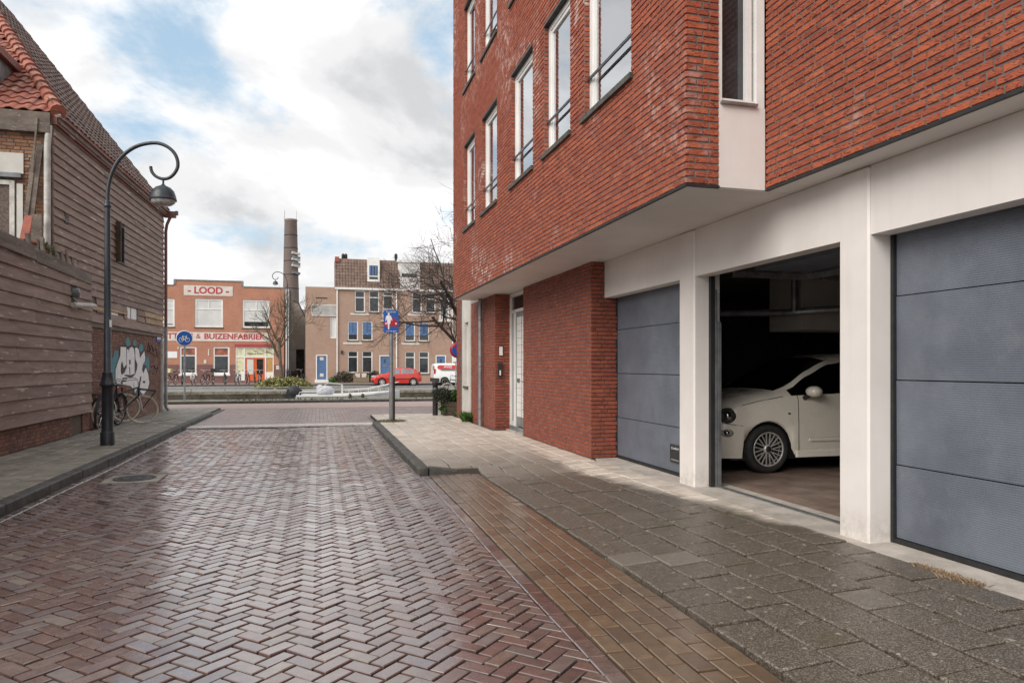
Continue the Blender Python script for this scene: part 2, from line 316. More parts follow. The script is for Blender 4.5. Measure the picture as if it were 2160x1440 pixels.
class MB:
    def __init__(s): s.v = []; s.f = []; s.sm = []
    def add(s, vs, fs, smooth=False):
        b = len(s.v); s.v += [Vector(p) for p in vs]; s.f += [tuple(b + i for i in f) for f in fs]; s.sm += [smooth] * len(fs); return s
    def hexa(s, c): return s.add(c, [(0, 3, 2, 1), (4, 5, 6, 7), (0, 1, 5, 4), (1, 2, 6, 5), (2, 3, 7, 6), (3, 0, 4, 7)])
    def box(s, x0, x1, y0, y1, z0, z1): return s.hexa([(x0, y0, z0), (x1, y0, z0), (x1, y1, z0), (x0, y1, z0), (x0, y0, z1), (x1, y0, z1), (x1, y1, z1), (x0, y1, z1)])
    def bev(s, x0, x1, y0, y1, z0, z1, b=.01):      # box with chamfered vertical and top edges
        def ring(i, z): return [(x0 + i + b, y0 + i, z), (x1 - i - b, y0 + i, z), (x1 - i, y0 + i + b, z), (x1 - i, y1 - i - b, z), (x1 - i - b, y1 - i, z), (x0 + i + b, y1 - i, z), (x0 + i, y1 - i - b, z), (x0 + i, y0 + i + b, z)]
        vs = ring(0, z0) + ring(0, z1 - b) + ring(b, z1); fs = [tuple(range(7, -1, -1)), tuple(range(16, 24))]
        for k in (0, 8):
            for i in range(8): j = (i + 1) % 8; fs.append((k + i, k + j, k + 8 + j, k + 8 + i))
        return s.add(vs, fs)
    def fbox(s, F, a0, a1, o0, o1, z0, z1):
        c = [F.pt(a0, o0, z0), F.pt(a1, o0, z0), F.pt(a1, o1, z0), F.pt(a0, o1, z0)]; c += [p + Vector((0, 0, z1 - z0)) for p in c]; return s.hexa(c)
    def beam(s, p, q, w, h, up=(0, 0, 1)):
        p, q = Vector(p), Vector(q); d = (q - p).normalized(); up = Vector(up)
        if abs(d.dot(up)) > .98: up = Vector((0, 1, 0))
        r = d.cross(up).normalized() * w / 2; u = r.cross(d).normalized() * h / 2
        return s.hexa([p - r - u, p + r - u, q + r - u, q - r - u, p - r + u, p + r + u, q + r + u, q - r + u])
    def tube(s, pts, r, n=8, cap=True):
        pts = [Vector(p) for p in pts]; m = len(pts); rs = r if isinstance(r, (list, tuple)) else [r] * m; vs = []
        t0 = (pts[1] - pts[0]).normalized(); ref = Vector((0, 0, 1)) if abs(t0.z) < .9 else Vector((1, 0, 0)); nx = t0.cross(ref).normalized()
        for i, p in enumerate(pts):
            t = (pts[min(i + 1, m - 1)] - pts[max(i - 1, 0)]).normalized(); nx = (nx - t * nx.dot(t)).normalized(); ny = t.cross(nx)
            for k in range(n): a = 2 * math.pi * k / n; vs.append(p + (nx * math.cos(a) + ny * math.sin(a)) * rs[i])
        fs = [(i * n + k, i * n + (k + 1) % n, (i + 1) * n + (k + 1) % n, (i + 1) * n + k) for i in range(m - 1) for k in range(n)]
        s.add(vs, fs, True)
        if cap: s.add([vs[k] for k in range(n)][::-1], [tuple(range(n))]); s.add(vs[-n:], [tuple(range(n))])
        return s
    def lathe(s, prof, c=(0, 0, 0), n=20, axis='z', cap=True):
        c = Vector(c); vs = []
        for r, h in prof:
            for k in range(n):
                a = 2 * math.pi * k / n; x, y = r * math.cos(a), r * math.sin(a)
                vs.append(c + (Vector((x, y, h)) if axis == 'z' else Vector((x, h, y)) if axis == 'y' else Vector((h, x, y))))
        m = len(prof); fs = [(i * n + k, i * n + (k + 1) % n, (i + 1) * n + (k + 1) % n, (i + 1) * n + k) for i in range(m - 1) for k in range(n)]
        s.add(vs, fs, True)
        if cap and prof[0][0] > 1e-4 and abs(prof[0][1] - prof[1][1]) > 1e-5: s.add(vs[:n], [tuple(range(n - 1, -1, -1))])
        if cap and prof[-1][0] > 1e-4 and abs(prof[-1][1] - prof[-2][1]) > 1e-5: s.add(vs[-n:], [tuple(range(n))])
        return s
    def ball(s, c, r, n=14, m=8):
        r = r if isinstance(r, (tuple, list)) else (r, r, r); c = Vector(c); vs = []; fs = []
        for i in range(m + 1):
            p = math.pi * i / m
            for k in range(n): a = 2 * math.pi * k / n; vs.append(c + Vector((r[0] * math.sin(p) * math.cos(a), r[1] * math.sin(p) * math.sin(a), -r[2] * math.cos(p))))
        for i in range(m):
            for k in range(n): fs.append((i * n + k, i * n + (k + 1) % n, (i + 1) * n + (k + 1) % n, (i + 1) * n + k))
        return s.add(vs, fs, True)
    def poly(s, pts, d):                              # flat outline thickened along vector d
        pts = [Vector(p) for p in pts]; d = Vector(d); n = len(pts)
        s.add(pts + [p + d for p in pts], [tuple(range(n - 1, -1, -1)), tuple(range(n, 2 * n))] + [(i, (i + 1) % n, n + (i + 1) % n, n + i) for i in range(n)]); return s
    def torus(s, c, R_, r, n=28, m=6, axis='y'):
        c = Vector(c); vs = []
        for i in range(n):
            a = 2 * math.pi * i / n
            for k in range(m):
                b = 2 * math.pi * k / m; q = R_ + r * math.cos(b); x, y, h = q * math.cos(a), q * math.sin(a), r * math.sin(b)
                vs.append(c + (Vector((x, h, y)) if axis == 'y' else Vector((x, y, h)) if axis == 'z' else Vector((h, x, y))))
        return s.add(vs, [(i * m + k, i * m + (k + 1) % m, ((i + 1) % n) * m + (k + 1) % m, ((i + 1) % n) * m + k) for i in range(n) for k in range(m)], True)
    def mesh(s, name, mat, off=Vector((0, 0, 0))):
        me = bpy.data.meshes.new(name); me.from_pydata([tuple(p - off) for p in s.v], [], s.f)
        me.polygons.foreach_set('use_smooth', s.sm); me.materials.append(MT(mat) if isinstance(mat, str) else mat); me.update(); return me
    def build(s, name, mat, parent=None, local=False, **k):
        off = Vector((0, 0, 0)) if local else offset_of(parent)
        return tag(link(name, s.mesh(name, mat, off), parent), **k)
def B(name, mat, parent, *boxes, **k):
    m = MB()
    for b in boxes: m.box(*b)
    return m.build(name, mat, parent, **k)
def FB(name, mat, parent, F, *boxes, **k):
    m = MB()
    for b in boxes: m.fbox(F, *b)
    return m.build(name, mat, parent, **k)
def top(o, label, cat, group=None): return tag(o, label, cat, group)
def copy_tree(o, parent=None):
    c = o.copy(); col.objects.link(c); c.parent = parent
    for ch in [x for x in bpy.data.objects if x.parent == o]: copy_tree(ch, c)
    return c
FONT = [None]
def text_mesh(s, height, bold=0., depth=.004, align='CENTER', spacing=1.):
    cu = bpy.data.curves.new('t', 'FONT'); cu.body = s; cu.align_x = align; cu.align_y = 'CENTER'; cu.size = height / .69; cu.offset = bold * height; cu.extrude = depth / 2; cu.space_character = spacing; cu.resolution_u = 3
    o = bpy.data.objects.new('t', cu); col.objects.link(o); dg = bpy.context.evaluated_depsgraph_get(); dg.update()
    me = bpy.data.meshes.new_from_object(o.evaluated_get(dg)); bpy.data.objects.remove(o); bpy.data.curves.remove(cu); return me
def text(name, s, height, mat, parent, pos, right, up=(0, 0, 1), width=None, local=False, **k):
    me = text_mesh(s, height, **k); xs = [v.co.x for v in me.vertices]; wx = max(xs) - min(xs); cx = (max(xs) + min(xs)) / 2; sx = (width / wx) if width else 1
    r = Vector(right).normalized(); u = Vector(up); n = r.cross(u); off = Vector((0, 0, 0)) if local else offset_of(parent)
    for v in me.vertices: p = v.co.copy(); v.co = Vector(pos) + r * ((p.x - cx) * sx) + u * p.y + n * p.z - off
    me.name = name; me.materials.clear(); me.materials.append(MT(mat)); return link(name, me, parent)

# ------------------------------------------------------------------ pieces: the nearest 300 of a thing become objects, the rest one mesh
def cam_size(p): d = (p - Vector((0, 0, CAMZ))).length; return d
def visible(p):
    d = SN * p.x + CS * p.y
    if d < .3: return False
    px = 1080 + FPX * (CS * p.x - SN * p.y) / d; py = 772 - FPX * (p.z - CAMZ) / d; return -30 < px < 2190 and -30 < py < 1470
def emit_pieces(pieces, name, stuff_name, root, limit=300):
    """pieces: (centre, corner-list builder (MB), material, parent part)"""
    order = sorted(range(len(pieces)), key=lambda i: (0 if visible(pieces[i][0]) else 1e4) + cam_size(pieces[i][0]))
    rest = {}
    for n, i in enumerate(order):
        c, mb, mat, par = pieces[i]
        if n < limit and visible(c):
            link(name, mb.mesh(name, mat, c), par, c - offset_of(par))
        else:
            r = rest.setdefault(mat, MB()); b = len(r.v); r.v += mb.v; r.f += [tuple(b + q for q in f) for f in mb.f]; r.sm += mb.sm
    for mat, r in rest.items(): r.build(stuff_name, mat, root, kind='stuff')
def brick_piece(F, a0, a1, z0, z1, depth, out, j=.0015):
    i = .004; rj = lambda: random.uniform(-j, j); o1 = out + random.uniform(-.002, .002)
    b = [F.pt(a0, out - depth, z0), F.pt(a1, out - depth, z0), F.pt(a1, out - depth, z1), F.pt(a0, out - depth, z1)]
    t = [F.pt(a0 + i + rj(), o1 + rj(), z0 + i + rj()), F.pt(a1 - i + rj(), o1 + rj(), z0 + i + rj()), F.pt(a1 - i + rj(), o1 + rj(), z1 - i + rj()), F.pt(a0 + i + rj(), o1 + rj(), z1 - i + rj())]
    m = MB(); m.add(b + t, [(4, 5, 6, 7), (0, 1, 5, 4), (1, 2, 6, 5), (2, 3, 7, 6), (3, 0, 4, 7)])
    return F.pt((a0 + a1) / 2, out, (z0 + z1) / 2), m
def brick_field(out_list, F, a0, a1, z0, z1, holes, mat, parent, pitch=.06, L=.215, joint=.011, out=0., miss=0.):
    n = int(round((z1 - z0) / pitch)); p = (z1 - z0) / n
    for r in range(n):
        za, zb = z0 + r * p + joint / 2, z0 + (r + 1) * p - joint / 2
        spans = [(a0, a1)]
        for (h0, h1, g0, g1) in holes:
            if za < g1 - .012 and zb > g0 + .012:
                ns = []
                for (s0, s1) in spans:
                    if h1 <= s0 or h0 >= s1: ns.append((s0, s1)); continue
                    if h0 > s0: ns.append((s0, h0))
                    if h1 < s1: ns.append((h1, s1))
                spans = ns
        for (s0, s1) in spans:
            x = s0; first = True
            while x < s1 - .02:
                l = (L if random.random() < .62 else L * .5)
                if first: l = L * (.75 if r % 2 else 1.) * (1. if random.random() < .7 else .5); first = False
                l += random.uniform(-.007, .007)
                e = x + l
                if s1 - e < L * .35: e = s1
                if not (miss and random.random() < miss):
                    c, mb = brick_piece(F, x + joint / 2 * (x > s0), e - joint / 2 * (e < s1), za, zb, .012, out); out_list.append((c, mb, mat, parent))
                x = e
def clip_poly(P, ax, lim, keep_less):
    o = []
    for i in range(len(P)):
        p, q = P[i], P[(i + 1) % len(P)]; ip = (p[ax] <= lim) == keep_less or p[ax] == lim; iq = (q[ax] <= lim) == keep_less or q[ax] == lim
        if ip: o.append(p)
        if ip != iq: t = (lim - p[ax]) / (q[ax] - p[ax]); o.append((p[0] + t * (q[0] - p[0]), p[1] + t * (q[1] - p[1])))
    return o
def paver(P, zf, h=.05, ch=.007, jz=.003, tilt=.012):
    """worn paving piece from a convex outline; zf gives the surface height"""
    n = len(P); cx = sum(p[0] for p in P) / n; cy = sum(p[1] for p in P) / n; dz = random.uniform(-jz, jz); tx, ty = random.gauss(0, tilt), random.gauss(0, tilt)
    def inset(k):
        o = []
        for i in range(n):
            p = Vector((P[i][0], P[i][1])); a = (Vector(P[i - 1][:2]) - p).normalized(); b = (Vector(P[(i + 1) % n][:2]) - p).normalized(); s = a + b
            if s.length < 1e-4: s = Vector((cx, cy)) - p
            cr = abs(a.x * b.y - a.y * b.x); o.append(p + s * (k / max(cr, .4)))
        return o
    def Z(p, d): return zf(p[0], p[1]) + dz + tx * (p[0] - cx) + ty * (p[1] - cy) - d
    q = inset(ch); rng = lambda: random.uniform(-.0012, .0012)
    vs = [Vector((p[0], p[1], Z(p, h))) for p in P] + [Vector((p[0] + rng(), p[1] + rng(), Z(p, ch * .8))) for p in P] + [Vector((p.x + rng(), p.y + rng(), Z(p, 0))) for p in q]
    fs = [tuple(range(2 * n, 3 * n))]
    for k in (0, n):
        for i in range(n): j2 = (i + 1) % n; fs.append((k + i, k + j2, k + n + j2, k + n + i))
    m = MB(); m.add(vs, fs); return Vector((cx, cy, zf(cx, cy))), m
def area(P): return abs(sum(P[i][0] * P[(i + 1) % len(P)][1] - P[(i + 1) % len(P)][0] * P[i][1] for i in range(len(P)))) / 2
def herringbone(out, x0, x1, y0, y1, w, mat, parent, zf, ang=math.pi / 4, joint=.007, ch=.007, jz=.003, tilt=.012):
    ca, sa = math.cos(ang), math.sin(ang); ex = max(x1 - x0, y1 - y0) * 1.5 / w; cx, cy = (x0 + x1) / 2, (y0 + y1) / 2; n = int(ex / 2) + 4
    for r in range(-n, n):
        m0 = (-n - r) // 4 - 2
        for m in range(m0, m0 + n // 2 + 6):
            for (bx, by, bw, bh) in ((r + 4 * m, r, 2, 1), (r + 3 + 4 * m, r, 1, 2)):
                P = []
                for (u, v) in ((bx, by), (bx + bw, by), (bx + bw, by + bh), (bx, by + bh)):
                    uu = u * w + (joint / 2 if u == bx else -joint / 2); vv = v * w + (joint / 2 if v == by else -joint / 2)
                    P.append((cx + uu * ca - vv * sa, cy + uu * sa + vv * ca))
                if max(p[0] for p in P) < x0 or min(p[0] for p in P) > x1 or max(p[1] for p in P) < y0 or min(p[1] for p in P) > y1: continue
                for ax, lim, less in ((0, x0, False), (0, x1, True), (1, y0, False), (1, y1, True)):
                    P = clip_poly(P, ax, lim, less)
                    if len(P) < 3: break
                if len(P) < 3 or area(P) < .0012: continue
                c, mb = paver(P, zf, .05, ch, jz, tilt); out.append((c, mb, mat, parent))
def rows(out, x0, y0, y1, ncol, w, l, mat, parent, zf, joint=.007, stagger=.5, along='y', ch=.006, jz=.002, tilt=.006, skip=None):
    for i in range(ncol):
        a = x0 + i * w; y = y0 - (l * stagger if i % 2 else 0) - random.random() * .01
        while y < y1:
            b0, b1 = max(y, y0) + joint / 2, min(y + l, y1) - joint / 2
            if b1 - b0 > .03:
                P = [(a + joint / 2, b0), (a + w - joint / 2, b0), (a + w - joint / 2, b1), (a + joint / 2, b1)]
                if along == 'x': P = [(p[1], p[0]) for p in P][::-1]
                cx = sum(p[0] for p in P) / 4; cy = sum(p[1] for p in P) / 4
                if not (skip and skip(cx, cy)):
                    c, mb = paver(P, zf, .05, ch, jz, tilt); out.append((c, mb, mat, parent))
            y += l

# ------------------------------------------------------------------ the setting
KL, KR = -2.95, 1.27               # kerb faces
g = MB()
g.add([(-400, -200, -.06), (400, -200, -.06), (400, 30.4, -.06), (-400, 30.4, -.06)], [(0, 1, 2, 3)])
g.add([(-400, 47, -.20), (400, 47, -.20), (400, 900, -.20), (-400, 900, -.20)], [(0, 1, 2, 3)])
g.add([(-400, 30.4, -2.2), (400, 30.4, -2.2), (400, 47, -2.2), (-400, 47, -2.2)], [(0, 1, 2, 3)])
g.build('ground', 'ground', kind='structure')
flat0 = lambda x, y: .008 * math.sin(x * 1.3 + y * .7) + .003 * math.sin(y * 2.1)
road = B('road', 'joint_sand', None, (KL, KR + .13, -1.5, 17.7, -.055, -.042), kind='structure')
P = []
herringbone(P, KL + .115, KR + .02, .6, 17.6, .095, 'road_brick', road, flat0, joint=.014, ch=.0045, jz=.004, tilt=.013)
rows(P, KR + .025, .6, 9.3, 1, .105, .21, 'road_brick', road, flat0)
rows(P, KL + .005, .6, 17.6, 1, .105, .21, 'road_brick', road, flat0)
emit_pieces(P, 'paving_brick', 'paving_bricks', road)
# drain cover set in the road by the left kerb
dc = thing('drain_cover', (-2.28, 10.1, -.004), 'round cast iron drain cover in a square stone frame in the brick road', 'drain cover')
m = MB(); m.box(-.33, .33, -.33, .33, -.05, .012); m.build('frame', 'grey_tile', dc, local=True)
m = MB(); m.lathe([(0, .02), (.05, .021), (.055, .017), (.11, .017), (.115, .021), (.17, .021), (.175, .017), (.22, .017), (.225, .021), (.25, .02), (.255, .0)], n=28); m.build('lid', 'dark_iron', dc, local=True)
# brown gutter strip beside the drive
def zr(x, y):                     # right pavement: flush with the road at the drive, raised behind the kerb
    k = min(1, max(0, (y - 9.15) / .5)); ramp_ = min(.1, max(0, (x - 2.0) / 1.7 * .1)); return flat0(x, y) * .3 + .012 * (1 - k) + ramp_ * (1 - k) + .1 * k
strip = B('gutter_strip', 'joint_sand', None, (KR + .13, 2.09, -1.5, 9.42, -.055, -.02), kind='structure')
P = []; rows(P, KR + .135, .6, 9.38, 6, .112, .212, 'gutter_brick', strip, lambda x, y: flat0(x, y) * .6 + .004, joint=.011, ch=.005, tilt=.014)
emit_pieces(P, 'paving_brick', 'paving_bricks', strip)
pav = MB(); pav.hexa([(2.09, -1.5, -.055), (4.3, -1.5, -.055), (4.3, 9.3, -.055), (2.09, 9.3, -.055), (2.09, -1.5, -.03), (4.3, -1.5, .055), (4.3, 9.3, .055), (2.09, 9.3, -.03)])
pav.box(1.41, 4.3, 9.56, 20.4, -.05, .075)
pav.hexa([(1.80, 9.3, -.055), (4.3, 9.3, -.055), (4.3, 9.56, -.055), (1.80, 9.56, -.055), (1.80, 9.3, -.012), (4.3, 9.3, .07), (4.3, 9.56, .075), (1.80, 9.56, .06)])
pav = pav.build('pavement', 'joint_sand', kind='structure')
P = []
rows(P, 2.095, .8, 9.5, 6, .301, .301, 'pavement_tile', pav, zr, joint=.017, ch=.009, jz=.006, tilt=.014)
rows(P, 1.425, 9.52, 20.3, 8, .301, .301, 'pavement_tile', pav, zr, joint=.012, ch=.010, jz=.004, tilt=.007, skip=lambda x, y: (x > 3.62 and y > 14.5))
emit_pieces(P, 'paving_tile', 'paving_tiles', pav)
B('threshold_strip', 'concrete', None, (3.905, 4.5, 1.0, 9.70, -.05, .104), (3.842, 4.2, 13.32, 14.6, -.05, .118), kind='structure')
# kerbs
kl = thing('kerb', (KL, 5, 0)); tag(kl, kind='structure')
for i in range(20):
    y = 1.0 + i * 1.17
    if y + 1.16 < 25:
        hh = .112 if y < 22.0 else .05
        m = MB(); m.bev(KL - .15, KL, y, y + 1.162, -.1, hh, .018); m.build('kerb_stone', 'kerb_stone', kl)
kr = thing('kerb', (KR, 10, 0)); tag(kr, kind='structure')
y = 9.42
while y < 17.6:
    m = MB(); m.bev(KR, KR + .15, y, min(y + 1.03, 17.7), -.1, .106 + .004 * math.sin(y), .018); m.build('kerb_stone', 'kerb_stone', kr); y += 1.036
m = MB(); m.hexa([(KR + .155, 9.42, -.1), (1.80, 9.42, -.1), (1.80, 9.56, -.1), (KR + .155, 9.56, -.1), (KR + .155, 9.425, .10), (1.80, 9.425, .03), (1.80, 9.56, .06), (KR + .155, 9.56, .106)]); m.build('kerb_stone', 'kerb_stone', kr)
# left pavement
pl = B('pavement', 'joint_sand', None, (-6.6, KL - .15, 1, 25, -.05, .075), kind='structure')
P = []; zl = lambda x, y: .1 + .006 * math.sin(x * 2 + y)
rows(P, -4.61, 3, 25, 5, .301, .301, 'grey_tile', pl, zl, joint=.013, ch=.010, jz=.006, tilt=.012)
rows(P, -6.2, 23.6, 25, 5, .301, .301, 'grey_tile', pl, zl, joint=.008, ch=.008)
emit_pieces(P, 'paving_tile', 'paving_tiles', pl)
# the junction with the quay street
pb = B('pale_band', 'joint_sand', None, (KL, 3.7, 17.7, 18.35, -.055, .0), kind='structure')
P = []; rows(P, 17.71, KL, KR + .2, 6, .106, .21, 'pale_brick', pb, lambda x, y: .03, along='x'); emit_pieces(P, 'paving_brick', 'paving_bricks', pb)
jn = B('junction', 'joint_sand', None, (-14, 14, 18.35, 25.2, -.055, -.005), kind='structure')
P = []; rows(P, 18.36, KL - .0, 5.6, 64, .1065, .213, 'junction_brick', jn, lambda x, y: .022, along='x', skip=lambda x, y: x > 1.4 and y < 20.4)
rows(P, 24.95, -9, KL, 2, .1065, .213, 'junction_brick', jn, lambda x, y: .022, along='x')
emit_pieces(P, 'paving_brick', 'paving_bricks', jn)
B('cycle_path', 'asphalt_pink', None, (-60, 60, 25.2, 28.8, -.055, .026), kind='structure')
qk = MB()
for i in range(40): qk.bev(-24 + i * 1.2, -24 + i * 1.2 + 1.19, 28.81, 28.96, -.1, .125, .012)
qk.build('kerb', 'kerb_stone', kind='structure')
B('quay', 'quay_stone', None, (-60, 60, 28.97, 30.4, -2.2, .12), kind='structure')
gm = MB()
for i in range(900):
    x = random.uniform(-12, 6); y = random.uniform(29.05, 30.3); n_ = math.sin(x * 1.7) + math.sin(x * .6 + 2) + .6 * math.sin(y * 5)
    if n_ < random.uniform(-.6, 1.6): continue
    h = random.uniform(.03, .10); a = random.random() * 6.28; w = random.uniform(.015, .04); gm.add([(x - w * math.cos(a), y - w * math.sin(a), .118), (x + w * math.cos(a), y + w * math.sin(a), .118), (x + random.gauss(0, .03), y + random.gauss(0, .03), .12 + h)], [(0, 1, 2)])
gm.build('quay_grass', 'grass', label='low green grass tufts growing along the near quay edge', cat='grass', kind='stuff')
B('canal_water', 'water', None, (-300, 300, 30.41, 46.99, -2.1, -.80), kind='structure')
fq = B('far_quay_wall', 'quay_wall', None, (-80, 80, 47, 47.5, -2.2, -.30), kind='structure')
m = MB()
for i in range(60):
    x = -40 + i * 1.3; m.bev(x, x + 1.285, 46.93, 47.6, -.30, -.12, .015)
m.build('coping', 'quay_stone', fq)
for i in range(4):       # uneven stone courses of the wall
    m = MB(); x = -30
    while x < 20: l = random.uniform(.5, 1.1); m.box(x, x + l - .02, 46.985 - random.random() * .03, 47.05, -.30 - .2 * (i + 1) + .012, -.30 - .2 * i - .006); x += l
    m.build('stone_course', 'quay_wall', fq)
B('far_road', 'asphalt_grey', None, (-80, 80, 47.6, 59.6, -.22, -.13), kind='structure')
B('far_pavement', 'far_pavement', None, (-80, 80, 59.75, 66.2, -.22, -.02), kind='structure')
B('kerb', 'kerb_stone', None, (-80, 80, 59.6, 59.75, -.22, -.012), kind='structure')
# ------------------------------------------------------------------ brick apartment building on the right
SOF, TOPZ, PV = 2.985, 10.6, .1
ab = thing('apartment_building', (4.6, 9, 0), 'red brick apartment building with white framed windows above a row of garages', 'building')
FM = Frame((3.0, 0, 0), (0, 1, 0), (-1, 0, 0)); FS = Frame((3.0, 5.42, 0), (1, 0, 0), (0, -1, 0)); FR = Frame((3.77, 0, 0), (0, 1, 0), (-1, 0, 0))
BR = []
WIN = [(6.52, 7.83), (8.30, 9.37), (9.89, 11.12), (12.04, 13.23), (13.87, 14.95)]
holes = [(a, b, z0, z1) for (a, b) in WIN for (z0, z1) in ((4.36, 6.14), (7.31, 9.07))]
def wall_with_holes(F, a0, a1, z0, z1, hs, o0, o1):
    m = MB(); zs = sorted({z0, z1} | {h[2] for h in hs} | {h[3] for h in hs})
    for za, zb in zip(zs, zs[1:]):
        x = a0
        for h in sorted([h for h in hs if h[2] <= za + 1e-6 and h[3] >= zb - 1e-6]):
            if h[0] > x: m.fbox(F, x, h[0], o0, o1, za, zb)
            x = h[1]
        if x < a1: m.fbox(F, x, a1, o0, o1, za, zb)
    return m
wm = wall_with_holes(FM, 5.45, 16.2, SOF + .012, TOPZ, holes, -.30, -.009).build('street_wall', 'mortar', ab)
brick_field(BR, FM, 5.42, 16.2, SOF + .012, TOPZ, holes, 'face_brick', wm)
for (a, b, z0, z1) in holes:          # brick reveals on the far jamb of each opening, the one the street sees
    Fj = Frame((3.0, b - .008, 0), (1, 0, 0), (0, -1, 0)); brick_field(BR, Fj, .012, .072, z0, z1, [], 'face_brick', wm, L=.2)
ws = MB().fbox(FS, .02, .31, -.30, -.009, SOF + .012, TOPZ).build('end_wall', 'mortar', ab)
brick_field(BR, FS, .0, .315, SOF + .012, TOPZ, [], 'face_brick', ws)
wr = MB().fbox(FR, .6, 5.40, -.35, -.009, SOF + .012, TOPZ).build('street_wall', 'mortar', ab)
brick_field(BR, FR, .6, 5.415, SOF + .012, TOPZ, [], 'face_brick', wr)
# white panel and window in the step between the two walls
B('panel', 'white_board', ab, (3.315, 3.772, 5.425, 5.5, SOF + .002, 3.70))
w = MB(); w.box(3.316, 3.35, 5.43, 5.52, 3.704, TOPZ); w.box(3.69, 3.768, 5.43, 5.52, 3.704, TOPZ); w.box(3.35, 3.69, 5.44, 5.52, 3.704, 3.76); w.box(3.62, 3.66, 5.46, 5.53, 3.76, TOPZ)
w = w.build('window', 'white_paint', ab); B('pane', 'dark_glass', w, (3.35, 3.69, 5.535, 5.545, 3.72, TOPZ)); B('sill', 'alu', w, (3.33, 3.68, 5.39, 5.44, 3.70, 3.722))
# windows of the street wall
for k, (a, b, z0, z1) in enumerate(holes):
    o = -.075; f = MB(); fw = .085
    f.fbox(FM, a + .002, a + fw, o - .06, o, z0, z1 - .002); f.fbox(FM, b - fw, b - .002, o - .06, o, z0, z1 - .002); f.fbox(FM, a + fw, b - fw, o - .06, o, z1 - fw, z1 - .002); f.fbox(FM, a + fw, b - fw, o - .06, o, z0 + .002, z0 + .06)
    o2 = o - .014; g0 = a + fw; g1 = b - fw; f.fbox(FM, g1 - .05, g1, o2 - .06, o2, z0 + .06, z1 - fw); f.fbox(FM, g0, g0 + .05, o2 - .06, o2, z0 + .06, z1 - fw); f.fbox(FM, g0 + .05, g1 - .05, o2 - .06, o2, z1 - fw - .05, z1 - fw); f.fbox(FM, g0 + .05, g1 - .05, o2 - .06, o2, z0 + .06, z0 + .11)
    f = f.build('window', 'white_paint', ab)
    FB('pane', 'clear_glass', f, FM, (g0 + .05, g1 - .05, o2 - .03, o2 - .022, z0 + .11, z1 - fw - .05))
    c = MB(); n = 26; vs = []
    for i in range(n + 1): aa = g0 + (g1 - g0) * i / n; vs.append((aa, -.24 + .018 * math.sin(i * 1.9 + k)))
    for i in range(n): c.add([FM.pt(vs[i][0], vs[i][1], z0 + .05), FM.pt(vs[i + 1][0], vs[i + 1][1], z0 + .05), FM.pt(vs[i + 1][0], vs[i + 1][1], z1 - .05), FM.pt(vs[i][0], vs[i][1], z1 - .05)], [(0, 1, 2, 3)], True)
    c.build('curtain', 'curtain', f)
    s = MB(); s.fbox(FM, a - .05, b + .05, -.10, .035, z0 - .062, z0 - .004); s.build('sill', 'sill_stone', f)
    r = MB(); zr_ = z0 + .42; r.fbox(FM, a + .06, b - .02, -.06, -.042, zr_, zr_ + .032); r.fbox(FM, a + .03, a + .06, -.073, -.035, zr_ - .03, zr_ + .06); r.build('rail', 'lamp_paint', f)
    FB('lintel', 'black_rubber', f, FM, (a, b, -.073, -.002, z1 - .016, z1 - .001))
B('drip_edge', 'black_rubber', ab, (2.99, 3.02, 5.41, 16.2, SOF - .012, SOF + .011), (3.02, 3.315, 5.41, 5.44, SOF - .012, SOF + .011), (3.76, 3.79, .6, 5.41, SOF - .012, SOF + .011))
B('soffit', 'soffit_board', ab, (3.02, 4.6, 5.44, 16.2, SOF - .008, SOF + .02), (3.79, 4.6, .6, 5.43, SOF - .008, SOF + .02))
# upper storeys behind the walls close the volume
B('back_wall', 'mortar', ab, (4.6, 4.8, .6, 16.2, SOF + .03, TOPZ), (3.4, 4.6, 16.0, 16.195, SOF + .03, TOPZ), (3.5, 4.6, .6, 16.0, TOPZ, TOPZ + .1))
B('floor_slab', 'room_dark', ab, (3.32, 4.6, 5.6, 16.0, 6.45, 6.6), (3.32, 4.6, 5.6, 16.0, 3.02, 3.1))
# garage front: pillars, lintels, doors
for (y0, y1) in ((7.10, 7.44), (4.50, 4.82), (1.58, 1.90)):
    m = MB(); m.bev(4.03, 4.36, y0, y1, PV - .01, SOF - .012, .015); m.build('pillar', 'white_board', ab)
for (y0, y1) in ((7.442, 9.715), (4.822, 7.098), (1.902, 4.498), (.6, 1.578)): B('lintel', 'white_board', ab, (4.05, 4.22, y0, y1, 2.45, SOF - .012))
def garage_door(y0, y1, handle):
    d = MB(); d.box(4.23, 4.30, y0, y0 + .03, .108, 2.449); d.box(4.23, 4.30, y1 - .03, y1, .108, 2.449); d.box(4.235, 4.30, y0 + .03, y1 - .03, .108, .14)
    d = d.build('garage_door_leaf', 'black_rubber', ab); zs = [.142, .70, 1.345, 1.985, 2.62]
    for za, zb in zip(zs, zs[1:]):
        m = MB(); m.hexa([(4.262, y0 + .031, za + .003), (4.31, y0 + .031, za + .003), (4.31, y1 - .031, za + .003), (4.262, y1 - .031, za + .003), (4.258, y0 + .031, zb - .006), (4.31, y0 + .031, zb - .006), (4.31, y1 - .031, zb - .006), (4.258, y1 - .031, zb - .006)]); m.build('panel', 'garage_door', d)
    if handle:
        h = MB(); h.box(4.243, 4.2575, y0 + .36, y0 + .63, .26, .48); h = h.build('handle', 'black_plastic', d); B('grip_recess', 'zinc', h, (4.2405, 4.2425, y0 + .39, y0 + .60, .285, .30))
        text('lettering', 'Crawford', .03, 'sign_white', h, (4.242, y0 + .50, .435), (0, -1, 0), width=.18, depth=.001)
garage_door(7.44, 9.75, True); garage_door(1.90, 4.50, False)
